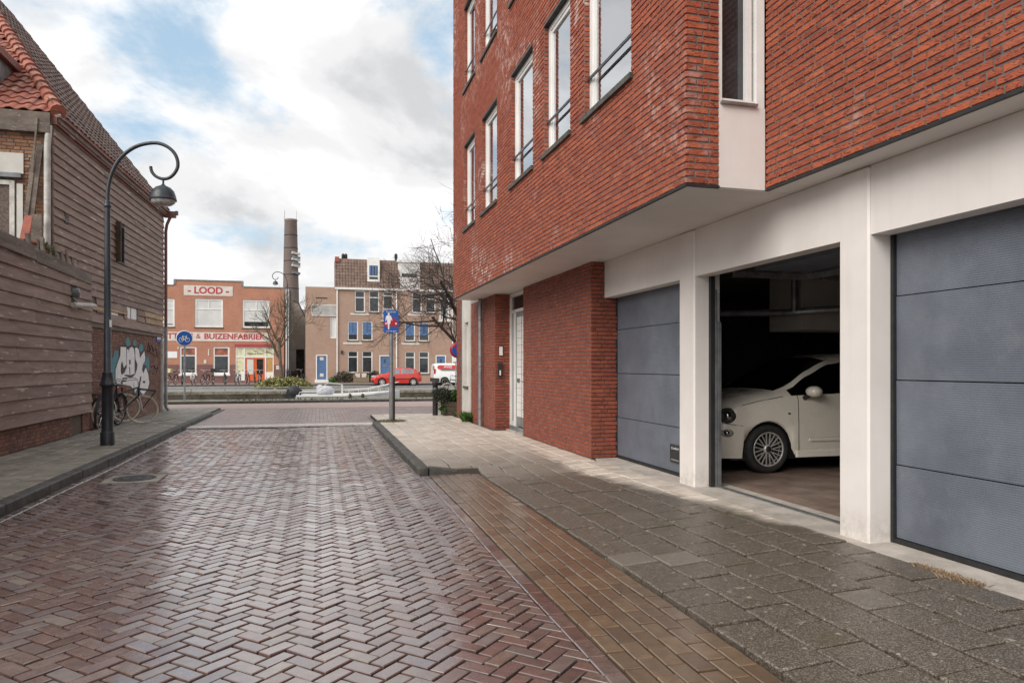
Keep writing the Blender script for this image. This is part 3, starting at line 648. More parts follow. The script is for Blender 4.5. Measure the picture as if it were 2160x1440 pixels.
# open bay: guide rail, raised leaf under the ceiling, and the garage room behind
gr = MB(); gr.box(4.212, 4.262, 7.05, 7.10, .108, 2.449); gr = gr.build('door_frame', 'black_rubber', ab)
B('guide_rail', 'grey_metal', gr, (4.264, 4.282, 7.035, 7.075, .11, 2.3)); B('side_leaf', 'grey_metal', gr, (4.288, 4.322, 7.02, 7.06, .11, 1.94))
B('threshold', 'grey_metal', gr, (4.28, 4.34, 4.83, 7.09, .1045, .115))
rm = B('garage_room', 'dark_interior', ab, (4.5, 9.6, 1.2, 13.0, .0, .095))
B('garage_floor', 'garage_floor', rm, (4.502, 9.5, 1.4, 12.8, .096, .10)); B('wall', 'dark_interior', rm, (9.5, 9.6, 1.2, 13, .1, 2.9), (4.36, 9.5, 12.8, 13, .1, 2.9), (4.36, 9.5, 1.2, 1.4, .1, 2.9), (4.36, 9.5, 1.2, 13, 2.75, 2.9))
B('duct', 'plaster_grey', rm, (6.12, 9.49, 8.0, 8.7, 1.93, 2.74))
m = MB(); m.tube([(4.6, 9.0, 2.18), (6.0, 8.2, 2.16), (6.05, 7.9, 2.16), (8.5, 7.6, 2.35)], .045, 8); m.tube([(6.0, 8.0, 2.16), (6.0, 8.0, 2.75)], .04, 8); m.build('pipe', 'grey_metal', rm)
m = MB(); m.box(4.7, 6.9, 4.95, 6.95, 2.52, 2.57); m.build('raised_leaf', 'garage_door', rm)
m = MB(); m.box(4.45, 7.2, 6.96, 7.0, 2.44, 2.5); m.box(4.45, 7.2, 4.88, 4.92, 2.44, 2.5); m.box(5.4, 5.45, 4.9, 7.0, 2.44, 2.5); m.build('ceiling_track', 'alu', rm)
# ground-floor walls north of the garages
FW = Frame((3.84, 0, 0), (0, 1, 0), (-1, 0, 0)); FWs = Frame((3.84, 9.72, 0), (1, 0, 0), (0, -1, 0))
wl = MB().fbox(FW, 9.74, 13.3, -.5, -.009, .0, SOF - .01).build('ground_floor_wall', 'mortar', ab)
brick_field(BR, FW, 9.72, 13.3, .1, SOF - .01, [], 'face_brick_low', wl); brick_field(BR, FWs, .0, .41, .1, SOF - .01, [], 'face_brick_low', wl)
FP = Frame((3.60, 0, 0), (0, 1, 0), (-1, 0, 0)); FPs = Frame((3.60, 14.6, 0), (1, 0, 0), (0, -1, 0))
wp = MB().fbox(FP, 14.615, 17.05, -.5, -.009, .0, SOF - .01).build('ground_floor_wall', 'mortar', ab)
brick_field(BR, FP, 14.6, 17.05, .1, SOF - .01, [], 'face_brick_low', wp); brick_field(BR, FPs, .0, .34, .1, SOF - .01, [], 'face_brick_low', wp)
emit_pieces(BR, 'brick', 'brickwork', ab)
B('house_number_plate', 'sign_white', ab, (3.69, 3.76, 14.58, 14.587, 1.68, 1.86))
ic = B('intercom', 'black_plastic', ab, (3.66, 3.74, 14.555, 14.587, 1.22, 1.52)); B('button_panel', 'sign_white', ic, (3.685, 3.715, 14.55, 14.554, 1.26, 1.36))
m = MB(); m.tube([(3.52, 15.68, .11), (3.52, 15.68, SOF - .01)], .045, 12); m = m.build('downpipe', 'zinc', ab)
q = MB()
for z in (.5, 1.45, 2.5): q.lathe([(.052, -.02), (.054, 0), (.052, .02)], (3.52, 15.68, z), 12)
q.build('pipe_clip', 'grey_metal', m)
# front door with side light and transom
fd = MB(); X = 3.92
for b in ((13.32, 13.40, .12, SOF - .02), (14.52, 14.6, .12, SOF - .02), (14.22, 14.29, .12, 2.62), (13.40, 14.52, 2.56, 2.62), (13.40, 14.52, SOF - .09, SOF - .02)): fd.box(X, X + .09, b[0], b[1], b[2], b[3])
fd = fd.build('front_door', 'white_paint', ab)
B('pane', 'dark_glass', fd, (X + .04, X + .05, 13.40, 14.52, 2.62, SOF - .09), (X + .04, X + .05, 14.29, 14.52, .3, 2.56)); B('kick_plate', 'zinc', fd, (X - .012, X, 13.34, 14.58, .119, .21))
lf = B('door_leaf', 'zinc', fd, (X + .035, X + .08, 13.41, 14.21, .22, 2.55))  # shade in the gaps between the white panels is put into the leaf's grey
for (ya, yb) in ((13.50, 13.74), (13.80, 14.12)):
    for i in range(14): z = .42 + i * .146; B('door_panel', 'white_paint', lf, (X + .027, X + .034, ya, yb, z, z + .138))
B('letter_box', 'alu', fd, (X + .012, X + .027, 13.88, 14.06, 1.12, 1.20)); m = MB(); m.tube([(X - .02, 13.50, 1.14), (X - .02, 13.60, 1.14)], .011, 8); m.tube([(X - .02, 13.50, 1.14), (X + .03, 13.50, 1.14)], .012, 8); m.build('handle', 'alu', fd)
# plastered neighbour just past the overhang
nb = thing('plastered_house', (5, 17.8, 0), 'cream plastered house with a tall narrow window next to the brick building', 'building')
wn = wall_with_holes(Frame((3.58, 0, 0), (0, 1, 0), (-1, 0, 0)), 17.05, 18.1, 0, 6.0, [(17.3, 17.75, .95, 2.55)], -.5, 0).build('wall', 'cream_plaster', nb)
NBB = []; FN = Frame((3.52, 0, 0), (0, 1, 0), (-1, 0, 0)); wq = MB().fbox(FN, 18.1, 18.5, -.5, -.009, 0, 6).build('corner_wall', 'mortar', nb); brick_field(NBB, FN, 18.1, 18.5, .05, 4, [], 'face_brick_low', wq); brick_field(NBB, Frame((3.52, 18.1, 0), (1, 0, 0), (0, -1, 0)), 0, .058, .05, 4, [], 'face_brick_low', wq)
emit_pieces(NBB, 'brick', 'brickwork', nb)
B('back_wall', 'cream_plaster', nb, (4.08, 8, 16.3, 18.5, 0, 6)); w = B('window', 'white_paint', nb, (3.66, 3.72, 17.3, 17.36, .96, 2.55), (3.66, 3.72, 17.69, 17.75, .96, 2.55), (3.66, 3.72, 17.36, 17.69, 2.1, 2.17), (3.66, 3.72, 17.36, 17.69, .96, 1.02), (3.66, 3.72, 17.36, 17.69, 2.49, 2.55))
B('pane', 'dark_glass', w, (3.70, 3.71, 17.36, 17.69, 1.02, 2.49)); B('sill', 'sill_stone', w, (3.54, 3.70, 17.27, 17.78, .89, .949))

# ------------------------------------------------------------------ old clapboard house and shed on the left
HA, HB = Vector((-4.78, 15.0, 0)), Vector((-4.50, 23.3, 0)); FH = Frame(HA, HB - HA, Vector((HB - HA).cross(Vector((0, 0, 1))))); HL = (HB - HA).length
oh = thing('clapboard_house', (-6.5, 19, 0), 'old house with brown clapboards over brick, tiled roof and graffiti on its base', 'house')
def board(par, F, a0, a1, z, h, mat, o0=0., sag=0., th=.042):
    """one lapped board: thick lower edge, thin upper edge tucked under the next one"""
    m = MB(); s = random.uniform(-.006, .006); c = [F.pt(a0, o0, z + s), F.pt(a1, o0, z - s), F.pt(a1, o0 + th, z - s + sag), F.pt(a0, o0 + th, z + s + sag)]; c += [F.pt(a0, o0, z + h), F.pt(a1, o0, z + h), F.pt(a1, o0 + .007, z + h), F.pt(a0, o0 + .007, z + h)]
    m.hexa(c); return m.build('board', mat, par)
def boards(par, F, a0, a1, z0, z1, pitch, mat, holes=(), bare=()):
    n = int(round((z1 - z0) / pitch)); p = (z1 - z0) / n
    for r in range(n):
        z = z0 + r * p; cuts = [a0]; x = a0
        while True:
            x += random.uniform(2.2, 4.2)
            if x > a1 - .6: break
            cuts.append(x)
        cuts.append(a1)
        for u, v in zip(cuts, cuts[1:]):
            segs = [(u, v)]
            for (h0, h1, g0, g1) in holes:
                if z + p * .5 > g0 and z + p * .5 < g1:
                    segs = [q for s in segs for q in ([s] if h1 <= s[0] or h0 >= s[1] else [t for t in ((s[0], h0), (h1, s[1])) if t[1] - t[0] > .03])]
            for (s0, s1) in segs: board(par, F, s0 + .002, s1 - .002, z, p + .03, mat, random.uniform(0, .004))
hw = MB().fbox(FH, .0, HL, -.35, -.002, 2.30, 6.1).build('wall', 'grey_wood', oh)
wh = [(3.72, 4.36, 3.92, 4.86)]
gaps = [(1.6, 2.35, 2.62, 2.95), (3.3, 4.35, 2.62, 2.79), (4.6, 5.5, 2.62, 2.95), (6.2, 8.28, 2.62, 2.95)]
boards(hw, FH, .0, HL, 2.62, 6.06, .164, 'clapboard', wh + gaps)
board(hw, FH, .0, HL, 2.40, .26, 'clapboard', .004)
for (a0, a1, z, h, mt) in ((1.9, 3.3, 2.66, .15, 'bare_board'), (3.3, 4.6, 2.72, .16, 'bare_board'), (6.2, 8.25, 2.80, .17, 'bare_board'), (6.3, 8.2, 2.63, .17, 'bare_board')): board(hw, FH, a0, a1, z, h, mt, .006)
for (a0, a1, z0, z1) in ((1.62, 1.86, 2.63, 2.93), (4.62, 4.92, 2.63, 2.93), (5.0, 5.45, 2.63, 2.93), (3.4, 3.9, 2.62, 2.71), (5.5, 6.1, 2.66, 2.9)): FB('insulation_panel', 'sign_white', hw, FH, (a0, a1, 0, .012, z0, z1))
wb = MB().fbox(FH, 1.2, HL - .02, -.35, -.05, .0, 2.40).build('brick_base', 'old_mortar', oh)
HBk = []; FHb = Frame(FH.pt(0, -.041, 0), FH.a, FH.o); brick_field(HBk, FHb, 1.2, HL - .02, .1, 2.40, [], 'old_brick', wb, pitch=.062)
# south end wall: crumbling brick, window, broken boards
FE = Frame((-4.78, 15.0, 0), (-1, 0, 0), (0, -1, 0)); sw = MB().fbox(FE, 0.0, 4.6, -.3, -.009, .0, 6.1).build('end_wall', 'old_mortar', oh)
brick_field(HBk, FE, .05, 4.6, 3.2, 5.75, [(.57, 1.75, 3.3, 4.95)], 'ochre_brick', sw, pitch=.066, L=.23, miss=.02)
emit_pieces(HBk, 'brick', 'brickwork', oh)
w = MB()
for b in ((.60, .68, 3.35, 4.85), (.98, 1.03, 3.35, 4.77), (1.62, 1.70, 3.35, 4.85), (.68, 1.62, 4.77, 4.85)): w.fbox(FE, b[0], b[1], -.06, .03, b[2], b[3])
w = w.build('window', 'old_white', oh); FB('pane', 'dark_glass', w, FE, (.68, 1.62, -.03, -.02, 3.35, 4.77)); FB('lintel', 'lead_grey', w, FE, (.48, 1.85, -.0, .09, 4.90, 4.98)); FB('plaster_patch', 'cream_plaster', sw, FE, (.46, 1.95, -.005, .02, 4.985, 5.36)); FB('plaster_patch', 'cream_plaster', sw, FE, (.47, .57, -.005, .016, 3.6, 4.8))
for (p, q, w_, h_) in (((.17, .05, 5.55), (.30, .12, 4.15), .09, .04), ((.25, .06, 5.5), (.37, .15, 4.20), .07, .03), ((.20, .13, 6.0), (.27, .15, 5.0), .03, .03)):
    MB().beam(FE.pt(*p), FE.pt(*q), w_, h_, (0, -1, .02)).build('broken_plank', 'grey_wood', sw)
MB().fbox(FE, .0, 4.6, .0, .12, 5.75, 6.12).build('fascia', 'grey_wood', sw)
m = MB(); m.tube([FE.pt(.06, .06, 3.3), FE.pt(.06, .06, 5.5), FE.pt(.03, .06, 5.9)], .055, 10); m.build('white_downpipe', 'old_white', oh)
# roof: street slope and hipped end
E0 = FH.pt(-.05, .12, 6.12); E1 = FH.pt(HL + .05, .12, 6.12); RG = Vector((-8.75, 22.0, 11.55)); RG2 = Vector((-8.55, 23.45, 11.55)); W0 = Vector((-12.8, 15, 6.12))
rf = MB(); rf.add([E0, E1, RG2, RG, W0], [(0, 1, 2, 3), (0, 3, 4)]); rf.add([p - Vector((0, 0, .14)) for p in (E0, E1, RG2, RG, W0)], [(3, 2, 1, 0), (4, 3, 0)]); rf.add([E0, E1, RG2] + [p - Vector((0, 0, .14)) for p in (E0, E1, RG2)], [(0, 3, 4, 1), (1, 4, 5, 2)])
rf = rf.build('roof', 'grey_wood', oh)
m = MB(); m.add([FH.pt(HL, -.02, 6.0), RG2 - Vector((.0, .14, .1)), (-12.5, 23.2, 6.0)], [(0, 1, 2)]); m.build('gable', 'grey_wood', oh)
B('rear_wall', 'grey_wood', oh, (-12.6, -12.4, 15.3, 23.2, 0, 6.0), (-12.4, -4.85, 23.0, 23.2, 0, 6.0))
def tile_field(out, P0, P1, Ptop, inside, tw, th, mat, par, amp=.028):
    ea = (P1 - P0).normalized(); nrm = ea.cross(Ptop - P0).normalized(); nrm = nrm if nrm.z > 0 else -nrm; eb = nrm.cross(ea).normalized(); eb = eb if eb.z > 0 else -eb
    La = (P1 - P0).length; Lb = (Ptop - P0).dot(eb); prof = [(0, .4), (.18, 1.), (.42, .75), (.68, -.1), (.86, -.2), (1.04, .35)]
    for r in range(int(Lb / th) + 1):
        for i in range(-1, int(La / tw) + 1):
            ca, cb = (i + .5) * tw, (r + .5) * th
            if not inside(ca, cb): continue
            vs = []; s = random.uniform(-.004, .004)
            for (lift, b) in ((.055, r * th - .02), (.022, (r + 1) * th + .03)):
                for (t, h) in prof: vs.append(P0 + ea * ((i + t) * tw) + eb * b + nrm * (lift + h * amp + s))
            n = len(prof); vs += [v - nrm * .016 for v in vs[:n]]
            fs = [(k, k + 1, n + k + 1, n + k) for k in range(n - 1)] + [(2 * n + k, 2 * n + k + 1, k + 1, k) for k in range(n - 1)]
            mb = MB(); mb.add(vs, fs, False); out.append((P0 + ea * ca + eb * cb, mb, mat, par))
TL = []; ea = (E1 - E0).normalized(); nn = ea.cross(RG2 - E0).normalized(); eb = nn.cross(ea); eb = eb if eb.z > 0 else -eb
hipa, hipb = (RG - E0).dot(ea), (RG - E0).dot(eb); Lb_ = hipb
tile_field(TL, E0, E1, RG2, lambda a, b: a > hipa * b / hipb - .05 and a < (E1 - E0).length + .02 and b < Lb_, .235, .335, 'brown_tile', rf)
ea2 = (W0 - E0).normalized(); n2 = ea2.cross(RG - E0).normalized(); eb2 = n2.cross(ea2); eb2 = eb2 if eb2.z > 0 else -eb2; h2a, h2b = (RG - E0).dot(ea2), (RG - E0).dot(eb2)
tile_field(TL, E0, W0, RG, lambda a, b: h2a * b / h2b + .02 < a < 6.5 and b < h2b, .24, .30, 'red_tile', rf, .035)
emit_pieces(TL, 'roof_tile', 'roof_tiles', oh)
d = (RG - E0); nt_ = int(d.length / .36)
for i in range(nt_):
    p = E0 + d * ((i - .02) / nt_) + Vector((0, 0, .05)); q = E0 + d * ((i + 1.06) / nt_) + Vector((0, 0, .03)); m = MB(); m.tube([p, p.lerp(q, .12), q], [.135, .13, .105], 10); m.build('ridge_tile', 'red_tile', rf)
m = MB(); m.fbox(FH, -.05, HL + .1, .0, .10, 5.93, 6.14); m.fbox(FH, -.05, HL + .1, .10, .16, 6.07, 6.15); m.build('fascia', 'red_fascia', oh)
m = MB(); m.fbox(FH, HL + .0, HL + .16, .02, .34, 5.92, 6.10); m.fbox(FH, HL + .02, HL + .14, .34, .40, 6.0, 6.12); m.tube([FH.pt(HL + .06, .2, 5.95), FH.pt(HL + .05, .1, 5.7), FH.pt(HL + .05, .07, 5.5), FH.pt(HL + .05, .07, 2.6)], .045, 8); m.build('gutter_pipe', 'copper_brown', oh)
m = MB(); m.tube([FH.pt(HL + .05, .07, 2.62), FH.pt(HL + .05, .07, .22), FH.pt(HL + .07, .16, .12)], .05, 8); m.build('lower_pipe', 'zinc', oh)
m = MB(); m.fbox(FH, HL - .10, HL + .02, -.045, .012, .1, 2.40); m.build('corner_board', 'old_white', oh)
# dormer side poking from the hipped end
dm = B('dormer', 'lead_grey', oh, (-8.4, -5.95, 15.3, 17.3, 6.2, 7.42)); MB().beam((-5.9, 15.1, 7.48), (-5.9, 16.95, 7.48), .12, .15).build('gutter_board', 'red_fascia', dm); B('dormer_roof', 'lead_grey', dm, (-8.4, -5.97, 15.2, 17.4, 7.43, 7.5)); MB().beam((-5.93, 15.15, 6.45), (-5.93, 16.75, 7.36), .10, .05, (0, 0, 1)).build('flashing', 'old_white', dm)
# window with open shutter, vent
a0, a1, z0, z1 = wh[0]; w = MB(); w.fbox(FH, a0, a0 + .05, -.06, .035, z0, z1); w.fbox(FH, a1 - .05, a1, -.06, .035, z0, z1); w.fbox(FH, a0 + .05, a1 - .05, -.06, .035, z1 - .05, z1); w.fbox(FH, a0 + .05, a1 - .05, -.06, .045, z0, z0 + .05); w = w.build('window', 'dark_iron', oh)
FB('pane', 'dark_glass', w, FH, (a0 + .05, a1 - .05, -.0015, .006, z0 + .05, z1 - .05)); MB().beam(FH.pt(a0 - .02, .03, (z0 + z1) / 2), FH.pt(a0 - .09, .16, (z0 + z1) / 2), .03, z1 - z0, (0, 0, 1)).build('shutter', 'planter_wood', w)
m = MB()
for i in range(4): m.fbox(FH, .52, .72, .03, .042, 4.22 + i * .06, 4.255 + i * .06)
m.build('vent', 'dark_iron', oh)
sg = FB('street_name_sign', 'sign_blue', oh, FH, (HL - .62, HL - .12, -.037, -.02, 2.16, 2.36)); FB('name_band', 'sign_white', sg, FH, (HL - .58, HL - .16, -.0195, -.018, 2.24, 2.29))
# graffiti sprayed on the brick base (outline traced on the wall plane)
def gw(zx, zy, o): return onplane(190 + zx / 9, 690 + zy / 9, FH.pt(0, o, 0), FH.o)
gf = FB('graffiti', 'teal_spray', oh, FH, (5.0, 5.001, -.036, -.035, 1.0, 1.001))
def spray(name, mat, pts, o):
    P_ = [gw(x, y, o) for x, y in pts]; MB().poly(P_, FH.o * .0012).build(name, mat, gf)
spray('blue_patch', 'teal_spray', [(385, 640), (440, 560), (455, 450), (530, 430), (540, 560), (620, 420), (700, 380), (670, 280), (690, 200), (730, 195), (765, 290), (760, 350), (820, 330), (815, 270), (850, 235), (885, 280), (870, 350), (930, 400), (935, 340), (975, 305), (1010, 360), (1010, 460), (1050, 570), (1110, 560), (1125, 700), (1115, 840), (1040, 860), (950, 1250), (930, 1330), (890, 1300), (850, 1100), (500, 1000), (385, 1000)], -.0345)
spray('shadow', 'dark_spray', [(470, 1010), (475, 760), (520, 640), (560, 520), (560, 380), (590, 345), (690, 360), (760, 350), (800, 330), (860, 355), (900, 370), (960, 470), (1030, 430), (1055, 470), (1055, 640), (1010, 710), (1060, 720), (1110, 850), (1140, 1050), (1110, 1180), (1010, 1310), (955, 1280), (930, 1120), (850, 1275), (820, 1200), (800, 1080), (600, 1100), (520, 1210), (490, 1130)], -.0332)
spray('letter', 'white_spray', [(485, 1000), (485, 800), (530, 660), (575, 540), (580, 370), (685, 378), (690, 700), (640, 770), (610, 640), (585, 700), (580, 840), (600, 910), (640, 870), (660, 900), (560, 1000)], -.032)
spray('letter', 'white_spray', [(700, 420), (730, 420), (735, 480), (750, 400), (795, 368), (830, 410), (845, 520), (845, 880), (780, 905), (690, 900), (640, 900), (695, 760)], -.0319)
spray('letter', 'white_spray', [(855, 390), (890, 385), (925, 430), (950, 590), (985, 520), (1030, 455), (1045, 560), (1040, 640), (1000, 710), (985, 800), (1010, 880), (1040, 800), (1060, 765), (1100, 880), (1125, 1050), (1095, 1170), (1010, 1285), (960, 1230), (930, 1080), (850, 1255), (830, 1060), (760, 990), (850, 900), (890, 800), (900, 700), (860, 600)], -.0318)
spray('letter', 'white_spray', [(500, 1010), (640, 915), (760, 960), (820, 1010), (830, 1180), (760, 1110), (600, 1080), (520, 1160)], -.0317)
for pts in ([(590, 700), (605, 690), (615, 860), (600, 880)], [(740, 620), (768, 620), (770, 700), (745, 710)], [(742, 740), (760, 770), (762, 890), (750, 890)], [(1000, 820), (1030, 800), (1010, 870)], [(1000, 1020), (1045, 1015), (1045, 1060), (1005, 1060)]): spray('mark', 'dark_spray', pts, -.0306)
for pts in ([(1085, 480), (1110, 290), (1140, 440), (1170, 330), (1200, 460), (1240, 400), (1290, 560), (1220, 530), (1180, 500), (1150, 480), (1110, 440)], [(1165, 760), (1210, 710), (1240, 800), (1290, 740), (1260, 860), (1220, 880), (1190, 880)]):
    P_ = [gw(x, y, -.034) for x, y in pts]; m = MB(); m.tube(P_, .011, 4); m.build('scribble', 'dark_spray', gf)
# shed
sh = thing('wooden_shed', (-6, 11.5, 0), 'low brown clapboard shed with cluttered roof edge on a brick plinth', 'shed')
FSH = Frame((-4.60, 0, 0), (0, 1, 0), (1, 0, 0)); s1 = 16.65
hs = MB().fbox(FSH, 4.0, s1, -3.2, -.002, .52, 3.28).build('wall', 'grey_wood', sh)
boards(hs, FSH, 4.0, s1, .50, 3.22, .205, 'clapboard', [(15.35, 15.75, 2.55, 3.0)])
pb_ = MB().fbox(FSH, 4.0, s1, -.4, -.06, .0, .52).build('brick_plinth', 'old_mortar', sh); SB = []; FSb = Frame((-4.651, 0, 0), (0, 1, 0), (1, 0, 0)); brick_field(SB, FSb, 6.0, 15.7, .09, .52, [], 'old_brick', pb_, pitch=.062, miss=.02)
FSe = Frame((-4.63, 16.35, 0), (0, 1, 0), (1, 0, 0)); pq = MB().fbox(FSe, -.1, .3, -.3, -.01, 0, .62).build('brick_plinth', 'old_mortar', sh); brick_field(SB, FSe, -.1, .3, .09, .62, [], 'old_brick', pq, pitch=.062); emit_pieces(SB, 'brick', 'brickwork', sh)
m = MB(); m.fbox(FSH, 15.7, 16.25, -.4, -.07, .0, .55); m.build('rubble', 'concrete', sh)
B('flat_roof', 'lead_grey', sh, (-7.8, -4.62, 4.0, s1 - .05, 3.23, 3.30))
for (u, v, zz, h, o) in ((6.0, 13.55, 3.30, .22, .01), (13.6, 16.6, 3.225, .2, -.005)):
    m = MB(); m.hexa([FSH.pt(u, o - .06, zz - .02), FSH.pt(v, o - .06, zz - .08), FSH.pt(v, o + .05, zz - .08), FSH.pt(u, o + .05, zz - .02), FSH.pt(u, o - .06, zz + h), FSH.pt(v, o - .06, zz + h - .07), FSH.pt(v, o + .05, zz + h - .07), FSH.pt(u, o + .05, zz + h)]); m.build('edge_beam', 'grey_wood', sh)
for i in range(9):
    a = 13.75 + i * .31; m = MB(); h = random.uniform(.22, .36); m.beam(FSH.pt(a, -.12, 3.38), FSH.pt(a + random.uniform(-.05, .05), -.14, 3.38 + h), .10, .05, (1, 0, 0)); m.build('stub_post', 'grey_wood', sh)
for i in range(7):
    a = 13.7 + i * .4; m = MB(); m.beam(FSH.pt(a, -.22, 3.42 + random.random() * .12), FSH.pt(a + .5, -.2, 3.40 + random.random() * .14), .07, .16); m.build('loose_board', 'grey_wood', sh)
m = MB(); m.fbox(FSH, 15.38, 15.72, -.06, .012, 2.56, 2.98); m = m.build('opening', 'black_rubber', sh)
q = MB(); q.tube([FSH.pt(15.3, .08, 2.62), FSH.pt(15.95, .22, 2.66)], .05, 10); q.tube([FSH.pt(15.95, .22, 2.66), FSH.pt(16.1, .25, 2.67)], [.055, .03], 8); q.tube([FSH.pt(15.5, -.01, 2.8), FSH.pt(15.6, .1, 2.66)], .02, 6); q.build('white_flue', 'old_white', sh)
q = MB(); q.lathe([(.09, 0), (.10, .10), (.0, .13)], FSH.pt(15.45, .03, 2.86), 10, 'x'); q.build('round_fitting', 'lead_grey', sh)
# ------------------------------------------------------------------ vehicles
def interp(tab, s):
    for (a, u), (b, v) in zip(tab, tab[1:]):
        if s <= b: t = (s - a) / (b - a) if b > a else 0; t = max(0, min(1, t)); t = t * t * (3 - 2 * t) * .35 + t * .65; return u + (v - u) * t
    return tab[-1][1]
def car(name, label, cat, sp, paint, glass='car_glass', group=None):
    """lofted body, s measured from the nose; built with the nose at +x, left side at +y"""
    root = thing(name, (0, 0, 0), label, cat, group); L_ = sp['L']; hubs = sp['hubs']; RA = sp['arch']; wr_ = sp['wheel']
    def zb(s):
        z = interp(sp['sill'], s)
        for h in hubs:
            if abs(s - h) < RA: z = max(z, wr_ + math.sqrt(RA * RA - (s - h) ** 2))
        return z
    def sec(s):
        w, zt, be = interp(sp['w'], s), interp(sp['top'], s), interp(sp['belt'], s); be = min(be, zt - .05); b = zb(s); ti = interp(sp['tumble'], s)
        z1 = max(sp['z1'], b + .012); z2 = max(sp['z2'], b + .03); z3 = max(be - .05, z2 + .02); be = max(be, z3 + .015); ra = min(.10, (zt - be) * .5)
        return [(w * .95, b), (w, z1), (w, z2), (w * .985, z3), (w * .955, be), (w * (ti + .03), zt - ra), (w * (ti - .035), zt - ra * .45), (w * ti * .55, zt - .006), (0, zt)]
    st = sorted(set([round(i * .05, 3) for i in range(int(L_ / .05) + 1)] + [L_] + [h + k * RA for h in hubs for k in (-1, -.985, .985, 1)]))
    S = [sec(s) for s in st]; n = len(S[0]); P = {}
    def part(tagn): return P.setdefault(tagn, MB())
    for i in range(len(st) - 1):
        sm = (st[i] + st[i + 1]) / 2
        for k in range(n - 1):
            t = 'body'
            if k == 4 and any(a <= sm <= b for a, b in sp['side_glass']): t = 'side_window'
            if k >= 6 and sp['screen'][0] <= sm <= sp['screen'][1]: t = 'windscreen'
            if k >= 6 and sp['rear'][0] <= sm <= sp['rear'][1]: t = 'rear_window'
            if k == 0 and sp.get('lower') : t = 'lower_trim'
            for sd_ in (1, -1):
                q = [(-st[i], sd_ * S[i][k][0], S[i][k][1]), (-st[i + 1], sd_ * S[i + 1][k][0], S[i + 1][k][1]), (-st[i + 1], sd_ * S[i + 1][k + 1][0], S[i + 1][k + 1][1]), (-st[i], sd_ * S[i][k + 1][0], S[i][k + 1][1])]
                part((t, sd_, [i_ for i_, (a, b) in enumerate(sp['side_glass']) if a <= sm <= b][0]) if t == 'side_window' else t).add(q, [(0, 1, 2, 3)], True)
    for i, e in ((0, 0), (len(st) - 1, 1)):
        ring = [(-st[i], y, z) for y, z in S[i]] + [(-st[i], -y, z) for y, z in S[i][-2::-1]]; part('body').add(ring, [tuple(range(len(ring)))])
    objs = {}
    for t, mb in P.items():
        t = t[0] if isinstance(t, tuple) else t; o = mb.build(t, {'body': paint, 'lower_trim': 'black_plastic'}.get(t, glass), root, local=True); objs[t] = o
        import bmesh
        bm = bmesh.new(); bm.from_mesh(o.data); bmesh.ops.remove_doubles(bm, verts=bm.verts, dist=.0008); bmesh.ops.recalc_face_normals(bm, faces=bm.faces); bm.to_mesh(o.data); bm.free()
    u = MB(); u.box(-L_ + .25, -.25, -interp(sp['w'], L_ / 2) * .86, interp(sp['w'], L_ / 2) * .86, .16, .62); u.box(-L_ + .5, -.9, -.5, .5, .6, 1.0); u.build('underbody', 'black_rubber', root, local=True)
    for h in hubs:
        for sd_ in (1, -1):
            w0 = interp(sp['w'], h) * .985; wq = thing('wheel', (-h, sd_ * (w0 - .09), wr_)); wq.parent = root
            t = MB(); r0 = sp['rim']; t.lathe([(r0, -.085), (wr_ - .03, -.095), (wr_ - .003, -.06), (wr_, 0), (wr_ - .003, .06), (wr_ - .03, .095), (r0, .085), (r0 - .015, .05), (r0 - .015, -.085)], n=36, axis='y'); t.build('tyre', 'tyre', wq, local=True)
            m = MB(); yo = sd_ * .078; m.torus((0, yo, 0), r0 - .008, .011, 40, 6); m.lathe([(r0 - .02, yo - sd_ * .10), (r0 - .012, yo - sd_ * .02)], n=36, axis='y', cap=False)
            ns = sp['spokes']
            for k in range(ns):
                a = 2 * math.pi * k / ns
                if sp.get('yspoke'):
                    for da in (-.17, .17): m.beam((.055 * math.cos(a), yo - sd_ * .012, .055 * math.sin(a)), ((r0 - .015) * math.cos(a + da), yo - sd_ * .004, (r0 - .015) * math.sin(a + da)), .011, .014, (0, 1, 0))
                else: m.beam((.03 * math.cos(a), yo - sd_ * .02, .03 * math.sin(a)), ((r0 - .01) * math.cos(a), yo - sd_ * .008, (r0 - .01) * math.sin(a)), sp.get('spw', .07), .02, (0, 1, 0))
            m.lathe([(.0, yo + sd_ * .004), (.05, yo + sd_ * .003), (.058, yo - sd_ * .02)], n=18, axis='y'); m.build('rim', 'rim_silver', wq, local=True)
            c = MB(); c.lathe([(0, yo + sd_ * .008), (.036, yo + sd_ * .007), (.04, yo)], n=16, axis='y'); c.build('hub_cap', 'black_plastic' if sp.get('yspoke') else 'rim_silver', wq, local=True)
            b = MB(); b.lathe([(0, yo - sd_ * .07), (r0 - .02, yo - sd_ * .07)], n=24, axis='y'); b.build('brake_disc', 'black_rubber', wq, local=True)
    return root, sec, objs
